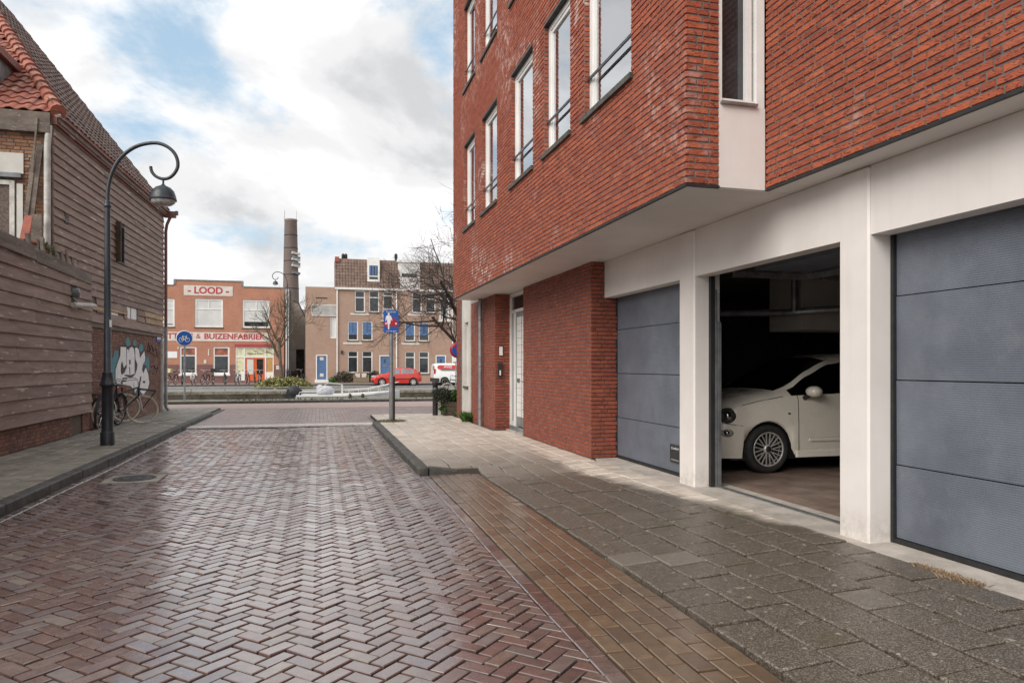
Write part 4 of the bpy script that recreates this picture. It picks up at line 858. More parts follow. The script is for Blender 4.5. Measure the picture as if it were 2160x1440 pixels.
# cream hatchback in the garage, nose to the street
SC = 1.03
fs = dict(L=3.57, hubs=(.72, 3.02), arch=.335, wheel=.297, rim=.212, z1=.42, z2=.60, spokes=10, yspoke=True,
    w=[(0, .46), (.05, .60), (.14, .70), (.35, .775), (.7, .81), (1.2, .815), (2.4, .815), (3.1, .78), (3.45, .68), (3.57, .58)],
    top=[(0, .60), (.04, .70), (.12, .80), (.3, .90), (.6, .975), (.85, 1.01), (1.0, 1.06), (1.35, 1.28), (1.7, 1.43), (2.1, 1.485), (2.5, 1.48), (2.95, 1.40), (3.25, 1.15), (3.45, .92), (3.57, .72)],
    belt=[(0, .5), (.3, .82), (.7, .90), (1.0, .945), (2.5, .99), (3.57, .95)], tumble=[(0, .72), (.8, .80), (1.1, .80), (1.8, .71), (3.57, .68)],
    sill=[(0, .25), (.12, .19), (.4, .19), (1.1, .22), (2.6, .22), (3.3, .24), (3.57, .36)], side_glass=[(1.05, 1.95), (2.06, 2.75)], screen=(.92, 1.72), rear=(2.95, 3.35))
fi, sec, fo = car('parked_car', 'cream white small hatchback parked inside the open garage', 'car', fs, 'car_cream')
for sd_ in (1, -1):
    h = MB(); h.ball((-.235, sd_ * .665, .70), (.125, .10, .105), 18, 10); h = h.build('headlight', 'lens_dark', fi, local=True); m = MB(); m.torus((0, 0, 0), .1, .008, 24, 6, 'x')
    for v in range(len(m.v)): p = m.v[v]; m.v[v] = Vector((-.185 + p.x - abs(p.y) * .5 + .02, sd_ * (.64 + p.y * .8), .745 + p.z))
    q = MB(); q.ball((-.20, sd_ * .73, .71), (.055, .045, .055), 12, 8); q.build('reflector', 'chrome', h, local=True)
    h = MB(); h.ball((-.215, sd_ * .66, .50), (.10, .105, .06), 16, 8); h = h.build('fog_light', 'lens', fi, local=True); q = MB(); q.ball((-.18, sd_ * .735, .505), (.04, .04, .034), 12, 8); q.build('bulb', 'chrome', h, local=True)
    h = MB(); h.ball((-1.28, sd_ * .905, 1.0), (.095, .105, .068), 18, 10); h = h.build('mirror', 'car_cream', fi, local=True); q = MB(); q.tube([(-1.22, sd_ * .77, .90), (-1.25, sd_ * .85, .955)], .03, 8); q.build('stem', 'black_plastic', h, local=True)
    s = MB(); pts = [(-1.13, sd_ * (y + .002), z) for y, z in sec(1.13)[1:5]]; s.tube([(-1.15, sd_ * .79, .24)] + pts, .0045, 5); s.tube([(-2.28, sd_ * .79, .24)] + [(-2.28, sd_ * (y + .002), z) for y, z in sec(2.28)[1:5]], .0045, 5)
    s.tube([(-a, sd_ * (sec(a)[4][0] + .002), sec(a)[4][1] + .002) for a in (.22, .4, .6, .8, .93)], .004, 5); s.tube([(-a, sd_ * (sec(a)[2][0] + .002), .62 - (a - .15) * .15) for a in (.14, .25, .37)], .004, 5); s.build('panel_gap', 'black_rubber', fi, local=True)
    s = MB(); s.bev(-2.2, -1.28, sd_ * .818 - .008, sd_ * .818 + .008, .385, .425, .006); s.build('side_moulding', 'car_cream', fi, local=True)
    s = MB(); s.bev(-2.62, -1.10, sd_ * .795 - .02, sd_ * .795 + .02, .19, .275, .012); s.build('side_skirt', 'car_cream', fi, local=True)
    s = MB(); s.ball((-.10, sd_ * .50, .40), (.06, .16, .018), 12, 6); s.build('air_intake', 'black_plastic', fi, local=True); s = MB(); s.ball((-1.0, sd_ * .812, .73), (.022, .006, .012), 10, 6); s.build('side_repeater', 'black_plastic', fi, local=True)
m = MB(); m.box(-.02, .012, -.26, .26, .38, .49); m.build('number_plate', 'bag_yellow', fi, local=True)
for sd_ in (1, -1): MB().tube([(-a, sd_ * (sec(a)[6][0] + .002), sec(a)[6][1] + .004) for a in (1.72, 1.55, 1.35, 1.15, .98)], .006, 5).build('screen_trim', 'chrome', fi, local=True)
fi.scale = (SC, SC, SC); fi.rotation_euler = (0, 0, math.pi); fi.location = (5.46 - .72 * SC, 7.76 + .81 * SC, .10)
# red hatchback across the canal
ks = dict(L=3.99, hubs=(.80, 3.30), arch=.345, wheel=.30, rim=.20, z1=.42, z2=.62, spokes=6, spw=.085,
    w=[(0, .50), (.06, .66), (.25, .78), (.6, .835), (1.2, .845), (3., .845), (3.6, .80), (3.9, .72), (3.99, .66)],
    top=[(0, .62), (.05, .70), (.2, .80), (.6, .92), (1.0, .99), (1.15, 1.02), (1.5, 1.24), (1.9, 1.42), (2.4, 1.47), (3.1, 1.44), (3.5, 1.36), (3.8, 1.08), (3.92, .95), (3.99, .80)],
    belt=[(0, .5), (.3, .75), (1.0, .90), (2.5, .96), (3.99, 1.0)], tumble=[(0, .75), (1.0, .82), (2.0, .72), (3.99, .70)],
    sill=[(0, .26), (.2, .19), (1.3, .20), (2.9, .20), (3.6, .24), (3.99, .36)], side_glass=[(1.55, 2.2), (2.28, 2.95), (3.0, 3.35)], screen=(1.1, 1.86), rear=(3.46, 3.85))
rc, sec, ro = car('parked_car', 'red hatchback parked across the canal before the tan brick houses', 'car', ks, 'car_red', 'pale_glass')
for sd_ in (1, -1):
    h = MB(); h.ball((-.24, sd_ * .62, .74), (.20, .11, .085), 14, 8); h.build('headlight', 'lens', rc, local=True); h = MB(); h.ball((-3.80, sd_ * .68, .98), (.10, .07, .17), 12, 8); h.build('tail_light', 'tail_red', rc, local=True)
    h = MB(); h.ball((-1.38, sd_ * .93, .97), (.07, .09, .06), 12, 8); h.build('mirror', 'car_red', rc, local=True); h = MB(); h.bev(-3.0, -1.2, sd_ * .848 - .008, sd_ * .848 + .008, .50, .57, .006); h.build('side_moulding', 'black_plastic', rc, local=True)
    h = MB(); h.bev(-.32, .01, sd_ * .60 - .16, sd_ * .60 + .12, .27, .45, .02); h.build('bumper_corner', 'black_plastic', rc, local=True)
rc.rotation_euler = (0, 0, math.pi); c0 = onY(783, 800, 58.5); rc.location = (c0.x, 58.5, -.13)
# white rental van
vsp = dict(L=4.75, hubs=(.88, 3.86), arch=.37, wheel=.325, rim=.20, z1=.45, z2=.70, spokes=10, spw=.05,
    w=[(0, .60), (.08, .76), (.4, .88), (1., .92), (4.3, .92), (4.68, .91), (4.75, .89)],
    top=[(0, .75), (.1, .92), (.5, 1.08), (.9, 1.18), (1.5, 1.66), (1.8, 1.80), (2.4, 1.84), (4.2, 1.83), (4.6, 1.80), (4.7, 1.74), (4.75, 1.60)],
    belt=[(0, .6), (.9, 1.02), (4.75, 1.08)], tumble=[(0, .78), (1., .86), (2.2, .86), (4.75, .86)], sill=[(0, .28), (.3, .22), (4.3, .24), (4.6, .34), (4.75, .36)], side_glass=[(1.3, 2.05)], screen=(.95, 1.72), rear=(9, 9.1))
vn, sec, vo = car('rental_van', 'white delivery van with a red AVIS panel parked across the canal', 'van', vsp, 'van_white')
for sd_ in (1, -1):
    h = MB(); h.bev(-4.76, -4.62, sd_ * .88 - .04, sd_ * .88 + .045, .95, 1.36, .02); h.build('tail_light', 'tail_red', vn, local=True); h = MB(); h.bev(-4.20, -2.9, sd_ * .915 - .01, sd_ * .915 + .012, 1.24, 1.28, .004); h.build('door_rail', 'black_plastic', vn, local=True)
    h = MB(); h.ball((-.28, sd_ * .74, .86), (.2, .1, .1), 12, 8); h.build('headlight', 'lens', vn, local=True)
h = MB(); h.bev(-4.80, -4.28, -.93, .93, .30, .62, .04); h.build('rear_bumper', 'black_plastic', vn, local=True)
pm('avis_red', (.62, .07, .07), (.58, .065, .065), 3, .4)
pts = [(-4.32 + .16 * math.cos(a), -.9, 1.50 + .16 * math.sin(a)) for a in [math.pi / 2 + k * math.pi / 8 for k in range(9)]] + [(-2.3, -.9, 1.34), (-2.3, -.9, 1.66)]
h = MB(); h.poly(pts, (0, -.024, 0)); h = h.build('brand_panel', 'avis_red', vn, local=True)
text('lettering', 'AVIS', .17, 'sign_white', h, (-3.62, -.9255, 1.525), (1, 0, 0), local=True, bold=.03, depth=.002, width=.70); text('lettering', 'autoverhuur', .05, 'sign_white', h, (-3.4, -.9255, 1.39), (1, 0, 0), local=True, depth=.002)
h = MB(); h.box(-4.775, -4.745, -.88, -.55, 1.3, 1.64); h.build('rear_panel', 'avis_red', vn, local=True)
text('lettering', 'AVIS', .09, 'avis_red', vn, (-2.75, -.9225, 1.02), (1, 0, 0), local=True, bold=.03, depth=.002)
c0 = onY(914, 800, 58.2); vn.location = (c0.x + 4.75, 58.7, -.13)

# ------------------------------------------------------------------ street lamp
def lamp(label, loc, sc_=1., rz=0, post=4.15):
    t = thing('street_lamp', (0, 0, 0), label, 'street lamp', 'curled arm street lamps')
    m = MB(); m.lathe([(.112, 0), (.112, .21), (.10, .23), (.094, .25), (.088, .98), (.10, 1.0), (.125, 1.02), (.128, 1.035), (.112, 1.06), (.092, 1.14), (.08, 1.21), (.083, 1.225), (.083, 1.24), (.06, 1.25), (.052, 2.6), (.043, post - .05)], n=24); m.build('post', 'lamp_paint', t, local=True)
    m = MB(); m.lathe([(.045, post - .09), (.062, post - .07), (.062, post - .05), (.05, post - .03), (.05, post), (.053, post + .02), (.036, post + .03)], n=20); m.build('collar', 'lamp_paint', t, local=True)
    pts = [(0, 0, post)]
    k = sc_
    for (x, z) in ((.005, .18), (.03, .36), (.09, .55), (.18, .72), (.31, .86), (.47, .965), (.64, 1.02), (.82, 1.035), (.97, .99), (1.09, .90), (1.16, .78), (1.175, .64), (1.12, .52), (1.03, .44), (.92, .42), (.81, .46), (.74, .54), (.72, .63)): pts.append((x * k, 0, post + z * k))
    P4 = [Vector(q) for q in pts]; P4 = [P4[0] * 2 - P4[1]] + P4 + [P4[-1] * 2 - P4[-2]]; sp_ = []
    for i in range(1, len(P4) - 2):
        for k_ in range(4):
            u = k_ / 4; a_, b_, c_, d_ = P4[i - 1:i + 3]; sp_.append(.5 * ((2 * b_) + (c_ - a_) * u + (2 * a_ - 5 * b_ + 4 * c_ - d_) * u * u + (3 * b_ - a_ - 3 * c_ + d_) * u ** 3))
    sp_.append(P4[-2]); m = MB(); m.tube(sp_, [.034 - .008 * i / len(sp_) for i in range(len(sp_))], 10); m.build('arm', 'lamp_paint', t, local=True)
    cx, cz = .93 * k, post + .42 * k; h = MB(); h.tube([(cx, 0, cz), (cx, 0, cz - .1)], .018, 8); h.lathe([(.02, -.09), (.05, -.12), (.12, -.15), (.175, -.21), (.205, -.30), (.21, -.34), (.215, -.345), (.215, -.37), (.20, -.372)], (cx, 0, cz), 28); h = h.build('lamp_head', 'lamp_paint', t, local=True)
    b = MB(); b.lathe([(.195, -.365), (.185, -.41), (.13, -.45), (.0, -.465)], (cx, 0, cz), 24); b.build('diffuser', 'lens', h, local=True)
    t.location = loc; t.rotation_euler = (0, 0, rz); return t
l1 = lamp('dark blue street lamp with curled arm on the left pavement before the shed', (-3.49, 13.58, .10), 1., R(-12))
MB().box(.045, .058, -.03, .03, 2.02, 2.14).build('sticker', 'sign_white', l1, local=True)
p = onY(606, 800, 60.8); lamp('distant street lamp with curled arm beside the lead factory', (p.x, 60.8, -.02), 1.0, R(172), 8.1)

# ------------------------------------------------------------------ signs
def bike_glyph(par, c, rgt, upv, k, mat, off):
    c, r, u = Vector(c), Vector(rgt), Vector(upv); n = r.cross(u); Q = lambda x, y: c + r * (x * k) + u * (y * k) + n * off; m = MB()
    for x in (-.52, .52):
        pts = [Q(x + .36 * math.cos(a), -.3 + .36 * math.sin(a)) for a in [2 * math.pi * i / 20 for i in range(21)]]; m.tube(pts, .045 * k, 5)
    for a, b in (((-.52, -.3), (-.28, .28)), ((-.28, .28), (.34, .28)), ((-.20, .15), (.0, -.3)), ((.0, -.3), (.36, .22)), ((-.52, -.3), (.0, -.3)), ((.52, -.3), (.30, .42)), ((.30, .42), (.46, .46)), ((-.36, .40), (-.16, .40)), ((-.27, .38), (-.2, .15))): m.tube([Q(*a), Q(*b)], .045 * k, 5)
    return m.build('bicycle_symbol', mat, par)
p = onZ(389.5, 845, .12)
t = thing('cycle_path_sign', (p.x, p.y, .12), 'round blue cycle path sign on a grey post at the canal edge', 'sign'); m = MB(); m.tube([(p.x, p.y, .12), (p.x, p.y, 2.75)], .035, 10); m.build('post', 'zinc', t)
m = MB(); m.lathe([(0, .0), (.28, 0), (.30, -.012), (.30, -.02), (0, -.02)], (p.x, p.y - .04, 2.52), 32, 'y'); m = m.build('disc', 'sign_white', t); q = MB(); q.lathe([(0, .0), (.275, 0)], (p.x, p.y - .063, 2.52), 32, 'y'); q = q.build('face', 'sign_blue', m); bike_glyph(m, (p.x, p.y - .066, 2.52), (1, 0, 0), (0, 0, 1), .21, 'sign_white', .004)
p = Vector((1.72, 17.62, .1))
t = thing('cycle_street_sign', p, 'blue rectangular cycle street sign with a red car on a grey post', 'sign'); m = MB(); m.tube([p, p + Vector((0, 0, 2.2))], .05, 12); m.lathe([(.052, 0), (.055, .05), (.0, .07)], p + Vector((0, 0, 2.15)), 10); m.build('post', 'zinc', t); m = MB(); m.tube([p + Vector((.05, .05, 0)), p + Vector((.05, .05, 1.1))], .05, 10); m.build('short_post', 'dark_iron', t)
pc = onY(825, 678, 17.55); W_, H_ = .355, .55; r_ = Vector((1, -.12, 0)).normalized(); u_ = Vector((0, 0, 1)); nn_ = r_.cross(u_)
def plate(w, h, rad, o, d): pts = []; [pts.append(pc + r_ * (sx * (w / 2 - rad) + rad * math.cos(a)) + u_ * (sz * (h / 2 - rad) + rad * math.sin(a)) + nn_ * o) for sx, sz, a0 in ((1, 1, 0), (-1, 1, 90), (-1, -1, 180), (1, -1, 270)) for a in [R(a0 + 22.5 * i) for i in range(5)]]; return MB().poly(pts, nn_ * d)
pl_ = plate(W_, H_, .035, -.02, .018).build('plate', 'sign_blue', t)
for hh in (-.04, -.5):
    pass
def sq(pts, o, d=.0015): return MB().poly([pc + r_ * x + u_ * z + nn_ * o for x, z in pts], nn_ * d)
sq([(-.165, -.115), (-.165, -.03), (-.10, .015), (-.06, .085), (.09, .085), (.13, .015), (.165, -.03), (.165, -.115), (.125, -.115), (.125, -.14), (.085, -.14), (.085, -.115), (-.085, -.115), (-.085, -.14), (-.125, -.14), (-.125, -.115)], -.0015).build('car_symbol', 'sign_red', pl_)
for x in (-.12, .12): MB().lathe([(0, 0), (.024, 0)], pc + r_ * x + u_ * -.05 + nn_ * .002, 14, 'y').build('headlamp_symbol', 'sign_white', pl_)
sq([(-.075, -.19), (-.045, -.19), (-.04, -.06), (-.02, -.05), (-.005, .06), (.02, .02), (.03, .03), (.0, .13), (-.035, .155), (-.085, .155), (-.12, .13), (-.14, .02), (-.125, .015), (-.105, .07), (-.09, -.05), (-.08, -.06)], .0005).build('cyclist_symbol', 'sign_white', pl_); MB().lathe([(0, 0), (.027, 0)], pc + r_ * -.058 + u_ * .185 + nn_ * .002, 14, 'y').build('cyclist_head_symbol', 'sign_white', pl_)
text('lettering', 'Fietsstraat', .034, 'sign_white', pl_, pc + u_ * .235 + nn_ * .001, r_, width=.23, depth=.002); text('lettering', 'auto te gast', .036, 'sign_white', pl_, pc + u_ * -.232 + nn_ * .001, r_, width=.26, depth=.002)
t = thing('no_parking_sign', (3.98, 20.8, 0.02), 'round blue and red no parking sign partly hidden by the brick corner', 'sign'); m = MB(); m.tube([(3.98, 20.8, .02), (3.98, 20.8, 2.3)], .035, 8); m.build('post', 'zinc', t); c_ = onY(965, 738, 20.75)
m = MB(); m.lathe([(0, 0), (.24, 0), (.24, -.02), (0, -.02)], (3.98, 20.76, c_.z), 28, 'y'); m = m.build('disc', 'sign_red', t); MB().lathe([(0, -.022), (.18, -.022)], (3.98, 20.76, c_.z), 24, 'y').build('face', 'sign_blue', m); MB().beam((3.85, 20.732, c_.z + .13), (4.11, 20.732, c_.z - .13), .05, .004, (0, -1, 0)).build('bar', 'sign_red', m)
p = onY(953, 748, 55); t = thing('disabled_parking_sign', (p.x, 55, -.13), 'blue and white disabled parking sign on a thin post beside the van', 'sign'); m = MB(); m.tube([(p.x + .3, 55, -.13), (p.x + .3, 55, p.z + .6)], .03, 8); m.build('post', 'zinc', t); m = MB(); m.box(p.x, p.x + .62, 54.94, 54.96, p.z - .55, p.z + .55); m = m.build('plate', 'sign_white', t); B('face', 'sign_blue', m, (p.x + .03, p.x + .59, 54.93, 54.939, p.z - .1, p.z + .5)); text('symbol', 'P', .35, 'sign_white', m, (p.x + .3, 54.925, p.z + .2), (1, 0, 0), depth=.004, bold=.02)

# ------------------------------------------------------------------ bicycles
def bicycle(name, label, group, frame='bike_black', tyre='tyre', bars='chrome', extra=None, steer=0.):
    t = thing(name, (0, 0, 0), label, 'bicycle', group); r = .345; cs_, ss_ = math.cos(steer), math.sin(steer)
    T = lambda p: (.45 + (p[0] - .45) * cs_ - p[1] * ss_, (p[0] - .45) * ss_ + p[1] * cs_, p[2])
    t['steer'] = steer
    for x in (-.54, .54):
        w = thing('wheel', T((x, 0, r)) if x > 0 else (x, 0, r), rz=steer if x > 0 else 0); w.parent = t; m = MB(); m.torus((0, 0, 0), r - .022, .024, 36, 8); m.build('tyre', tyre, w, local=True); m = MB(); m.torus((0, 0, 0), r - .045, .009, 36, 5); m.lathe([(.02, -.04), (.025, 0), (.02, .04)], n=10, axis='y')
        for k in range(18): a = 2 * math.pi * k / 18; s = .02 if k % 2 else -.02; m.tube([(.0, s, .0), ((r - .045) * math.cos(a), 0, (r - .045) * math.sin(a))], .0016, 3, False)
        m.build('rim', 'chrome', w, local=True)
    f = MB(); BBt, ST, SD, HT, HB_ = (-.08, 0, .30), (-.22, 0, .72), (-.26, 0, .90), (.40, 0, .86), (.43, 0, .66); RW, FW_ = (-.54, 0, r), (.54, 0, r)
    for a, b, q in ((BBt, ST, .020), (BBt, HB_, .022), (ST, HT, .020), (HB_, HT, .024), (ST, SD, .015)): f.tube([a, b], q, 8)
    for s in (-.05, .05): f.tube([(BBt[0], s * .6, BBt[2]), (RW[0], s, RW[2])], .010, 6); f.tube([(ST[0], s * .4, ST[2] - .04), (RW[0], s, RW[2])], .009, 6); f.tube([T((HB_[0] + .01, s * .7, HB_[2] - .01)), T((.50, s, .50)), T((FW_[0], s, FW_[2]))], .011, 6)
    f.build('frame', frame, t, local=True)
    h = MB(); h.tube([HT, (.37, 0, 1.0)], .012, 6); h.tube([T(q_) for q_ in ((.15, -.29, 1.02), (.28, -.27, 1.05), (.38, -.12, 1.03), (.38, .12, 1.03), (.28, .27, 1.05), (.15, .29, 1.02))], .011, 6); h = h.build('handlebar', bars, t, local=True); q = MB()
    for s in (-1, 1): q.tube([T((.16, s * .29, 1.02)), T((.06, s * .30, 1.0))], .017, 7)
    q.build('grip', 'black_rubber', h, local=True)
    s = MB(); s.ball((-.28, 0, .93), (.14, .085, .035), 12, 6); s.ball((-.16, 0, .93), (.1, .03, .025), 8, 6); s.build('saddle', 'black_plastic', t, local=True)
    s = MB(); s.lathe([(.08, -.004), (.085, 0), (.08, .004)], (BBt[0], .06, BBt[2]), 16, 'y'); s.tube([(BBt[0], .07, BBt[2]), (BBt[0] + .12, .09, BBt[2] - .11)], .009, 5); s.tube([(BBt[0], -.07, BBt[2]), (BBt[0] - .12, -.09, BBt[2] + .11)], .009, 5); s.box(BBt[0] + .07, BBt[0] + .17, .07, .15, BBt[2] - .13, BBt[2] - .11); s.box(BBt[0] - .17, BBt[0] - .07, -.15, -.07, BBt[2] + .10, BBt[2] + .12); s.build('crank', 'chrome', t, local=True)
    for nm, cx, a0, a1 in (('rear_mudguard', -.54, 20, 200), ('front_mudguard', .54, 10, 150)):
        s = MB(); A = [R(a0 + (a1 - a0) * i / 14) for i in range(15)]
        for a, b in zip(A, A[1:]):
            q = []
            for ang in (a, b):
                for y in (-.026, .026): q.append(T((cx + (r + .022) * math.cos(ang), y, r + (r + .022) * math.sin(ang))) if cx > 0 else (cx + (r + .022) * math.cos(ang), y, r + (r + .022) * math.sin(ang)))
            s.add([q[0], q[1], q[3], q[2]], [(0, 1, 2, 3)], True)
        s.build(nm, frame, t, local=True)
    s = MB(); s.box(-.85, -.42, -.06, .06, .725, .737)
    for y in (-.06, .06): s.tube([(-.80, y, .73), (-.54, y * .9, r)], .006, 4)
    s.build('rear_carrier', 'bike_black', t, local=True)
    if extra: extra(t)
    return t
def place(o, loc, rz, lean=0, steer=0):
    o.rotation_mode = 'XYZ'; o.rotation_euler = (lean, 0, rz); o.location = loc
def front_crate(mat, z=.92, x=.62, w=.17, h=.22):
    def f(t): m = MB(); m.box(x - w, x + w, -w - .03, w + .03, z - .04, z - .03); [m.box(*b) for b in ((x - w, x - w + .012, -w - .03, w + .03, z - .03, z + h), (x + w - .012, x + w, -w - .03, w + .03, z - .03, z + h), (x - w + .012, x + w - .012, -w - .03, -w - .018, z - .03, z + h), (x - w + .012, x + w - .012, w + .018, w + .03, z - .03, z + h))]; m.build('front_crate', mat, t, local=True)
    return f
def rack(t):
    m = MB(); z = .80; st_ = t['steer']; T = lambda p: (.45 + (p[0] - .45) * math.cos(st_) - p[1] * math.sin(st_), (p[0] - .45) * math.sin(st_) + p[1] * math.cos(st_), p[2]); tb = lambda ps, r: m.tube([T(p) for p in ps], r, 5)
    for y in (-.14, 0, .14): tb([(.40, y, z + .02), (.80, y, z)], .008)
    tb([(.80, -.15, z), (.80, .15, z)], .009); tb([(.42, -.15, z), (.42, .15, z)], .009); tb([(.42, -.15, z), (.44, -.15, z + .30), (.44, .15, z + .30), (.42, .15, z)], .012); tb([(.78, -.1, z), (.54, -.06, .36)], .008); tb([(.78, .1, z), (.54, .06, .36)], .008); m.build('front_carrier', 'bike_black', t, local=True)
def bagx(t): m = MB(); m.ball((-.52, .10, .58), (.15, .06, .24), 12, 8); [v.__setitem__(0, v[0] + .03 * math.sin(v[2] * 23)) for v in m.v]; m.build('carrier_bag', 'bag_white', t, local=True)
GB = 'bicycles leaning on the old house'
def lean_bike(o, px, py, rz, lean, steer):       # put the front wheel's contact where it stands on the pavement
    p = onZ(px, py, .1); fx, fy = .45 + .09 * math.cos(steer), .09 * math.sin(steer); c, s = math.cos(rz), math.sin(rz)
    o.rotation_euler = (lean, 0, rz); o.location = (p.x - fx * c + fy * s, p.y - fx * s - fy * c, .103)
b1 = bicycle('bicycle', 'dark bicycle with cream handlebar standing between the lamp post and the shed', GB, bars='bike_white', steer=R(12)); lean_bike(b1, 205, 905, R(-98), R(-6), R(12))
b2 = bicycle('bicycle', 'dark red bicycle with cream tyres and a white bag behind its saddle', GB, frame='bike_red', tyre='cream_tyre', bars='bike_white', extra=bagx, steer=R(-30)); lean_bike(b2, 262, 890, R(66), R(6), R(-30))
b3 = bicycle('bicycle', 'bicycle with cream tyres, white fork and black front carrier by the graffiti', GB, tyre='cream_tyre', bars='bike_white', extra=rack, steer=R(-48)); lean_bike(b3, 297, 893, R(60), R(7), R(-48))
def white_fork(o):
    st_ = o['steer']; T = lambda p: (.45 + (p[0] - .45) * math.cos(st_) - p[1] * math.sin(st_), (p[0] - .45) * math.sin(st_) + p[1] * math.cos(st_), p[2]); m = MB()
    for s in (-.055, .055): m.tube([T((.445, s * .7, .65)), T((.50, s * 1.05, .50)), T((.54, s * 1.05, .345))], .0145, 6)
    m.build('white_fork', 'bike_white', o, local=True)
white_fork(b3)
GF = 'bicycles parked before the lead factory'
fb = []
for i, (px, kind) in enumerate(((362, 'yellow'), (384, 'p'), (408, 'white'), (432, 'p'), (449, 'box'), (475, 'p'), (501, 'p'), (522, 'p'), (538, 'p'), (548, 'green'))):
    lab = {362: 'parked bicycle with a pale yellow bag on its front carrier', 384: 'dark bicycle between the yellow bag bicycle and the white framed bicycle', 408: 'white framed bicycle parked before a shop window', 432: 'dark bicycle between the white framed bicycle and the black box bicycle', 449: 'parked bicycle carrying a black box on its front carrier', 475: 'dark bicycle under the second ground floor window of the lead factory', 501: 'dark bicycle before the cream poster panel of the shopfront', 522: 'dark bicycle before the left leaf of the orange shop door', 538: 'dark bicycle before the right leaf of the orange shop door', 548: 'dark bicycle with white front fork leaning beside the orange shop door'}[px]
    if kind == 'p' and fb: o = copy_tree(fb[0]); o['label'] = lab
    else:
        o = bicycle('bicycle', lab, GF, frame='bike_white' if kind == 'white' else 'bike_black', bars='bike_white', tyre='tyre', extra=front_crate('bag_yellow') if kind == 'yellow' else front_crate('black_plastic') if kind == 'box' else None)
        if kind == 'p': fb.append(o)
        if kind == 'green': white_fork(o)
    p = onY(px, 800, 60.9); o.rotation_euler = (R((i * 37) % 11 - 5), 0, R(-90 + ((i * 53) % 31) - 15)); o.location = (p.x, 60.9 + .1 * (i % 3), -.015); o.scale = (1.12, 1.12, 1.12)
for i, px in enumerate((606, 629)):
    o = copy_tree(fb[0]); o['label'] = ('dark bicycle leaning by the white corner post of the lead factory', 'dark bicycle standing before the dark passage in the alley')[i]; o['group'] = 'bicycles in the alley'; p = onY(px, 800, 66.5); o.location = (p.x, 66.5, -.015); o.rotation_euler = (0, 0, R(-80 + 25 * i))
o = bicycle('bicycle', 'bicycle with pale tyres on the near quay edge behind the corner planter', None, tyre='cream_tyre'); o.location = (5.75, 29.75, .122); o.rotation_euler = (R(4), 0, R(176)); o.scale = (.9, .9, .9)
# ------------------------------------------------------------------ far side of the canal
FY = 66.0; FF = Frame((0, FY, 0), (1, 0, 0), (0, -1, 0)); GZ = -.02
def L3(zx, zy): p = onY(320 + zx / 4.5, 560 + zy / 4.5, FY); return p.x, p.z
def L4(zx, zy): p = onY(620 + zx / 3.79, 500 + zy / 3.79, FY); return p.x, p.z
def rect(fn, x0, y0, x1, y1): a, z1 = fn(x0, (y0 + y1) / 2)[0], fn((x0 + x1) / 2, y0)[1]; b, z0 = fn(x1, (y0 + y1) / 2)[0], fn((x0 + x1) / 2, y1)[1]; return a, b, z0, z1
def far_window(par, r, frame='white_paint', fw=.09, transom=None, mull=False, pane='dark_glass', upper=None, blind=None, sill=True, rec=.08, shutters=None):
    a, b, z0, z1 = r; f = MB(); o0, o1 = -rec - .05, -rec + .02
    f.fbox(FF, a, a + fw, o0, o1, z0, z1); f.fbox(FF, b - fw, b, o0, o1, z0, z1); f.fbox(FF, a + fw, b - fw, o0, o1, z1 - fw, z1); f.fbox(FF, a + fw, b - fw, o0, o1, z0, z0 + fw)
    zt = z0 + (z1 - z0) * transom if transom else None
    if zt: f.fbox(FF, a + fw, b - fw, o0, o1, zt - .04, zt + .04)
    if mull: f.fbox(FF, (a + b) / 2 - .035, (a + b) / 2 + .035, o0, o1, zt + .04, z1 - fw)
    f = f.build('window', frame, par)
    if zt:
        FB('pane', pane, f, FF, (a + fw, b - fw, o0 + .01, o0 + .02, z0 + fw, zt - .04)); FB('pane', upper or pane, f, FF, (a + fw, b - fw, o0 + .012, o0 + .022, zt + .04, z1 - fw))
    else: FB('pane', pane, f, FF, (a + fw, b - fw, o0 + .01, o0 + .02, z0 + fw, z1 - fw))
    if blind: FB('blind', 'blind', f, FF, (a + fw, b - fw, o0 + .022, o0 + .03, z0 + (z1 - z0) * blind, z1 - fw))
    if sill: FB('sill', 'sill_stone', f, FF, (a - .05, b + .05, -rec, .05, z0 - .10, z0 - .003))
    if shutters:
        zm = z0 + (z1 - z0) * .30; w_ = (b - a - 2 * fw) / shutters
        for i in range(shutters): FB('shutter', 'blue_paint', f, FF, (a + fw + i * w_ + .02, a + fw + (i + 1) * w_ - (.02 if shutters > 1 else 0.02), o1 - .03, o1 + .012, zm, z1 - fw - .01))
    return f
# lead factory
lf_ = thing('lead_factory', (-12, 68, GZ), 'orange brick factory with LOOD sign and painted lettering band across the canal', 'building')
xl = onY(250, 700, FY).x; xa, xb, xr = L3(215, 300)[0], L3(862, 300)[0], L3(1255, 300)[0]; zlo, zhi, zl2 = L3(170, 190)[1], L3(540, 148)[1], L3(1050, 212)[1]
up = [rect(L3, -30, 312, 217, 578), rect(L3, 408, 315, 676, 585), rect(L3, 862, 326, 1122, 592)]; dn = [rect(L3, 264, 768, 426, 1030), rect(L3, 581, 770, 739, 1030)]; shop = rect(L3, 796, 772, 1158, 1090)
zpl = L3(500, 940)[1]; hol = up + dn + [shop]
def wh_(F, a0, a1, z0, z1, hs): return wall_with_holes(F, a0, a1, z0, z1, [h for h in hs], -.3, 0)
wall_with_holes(FF, xl, xr, zpl, zlo - .4, [(h[0], h[1], max(h[2], zpl), h[3]) for h in hol], -.3, 0).build('wall', 'orange_brick', lf_)
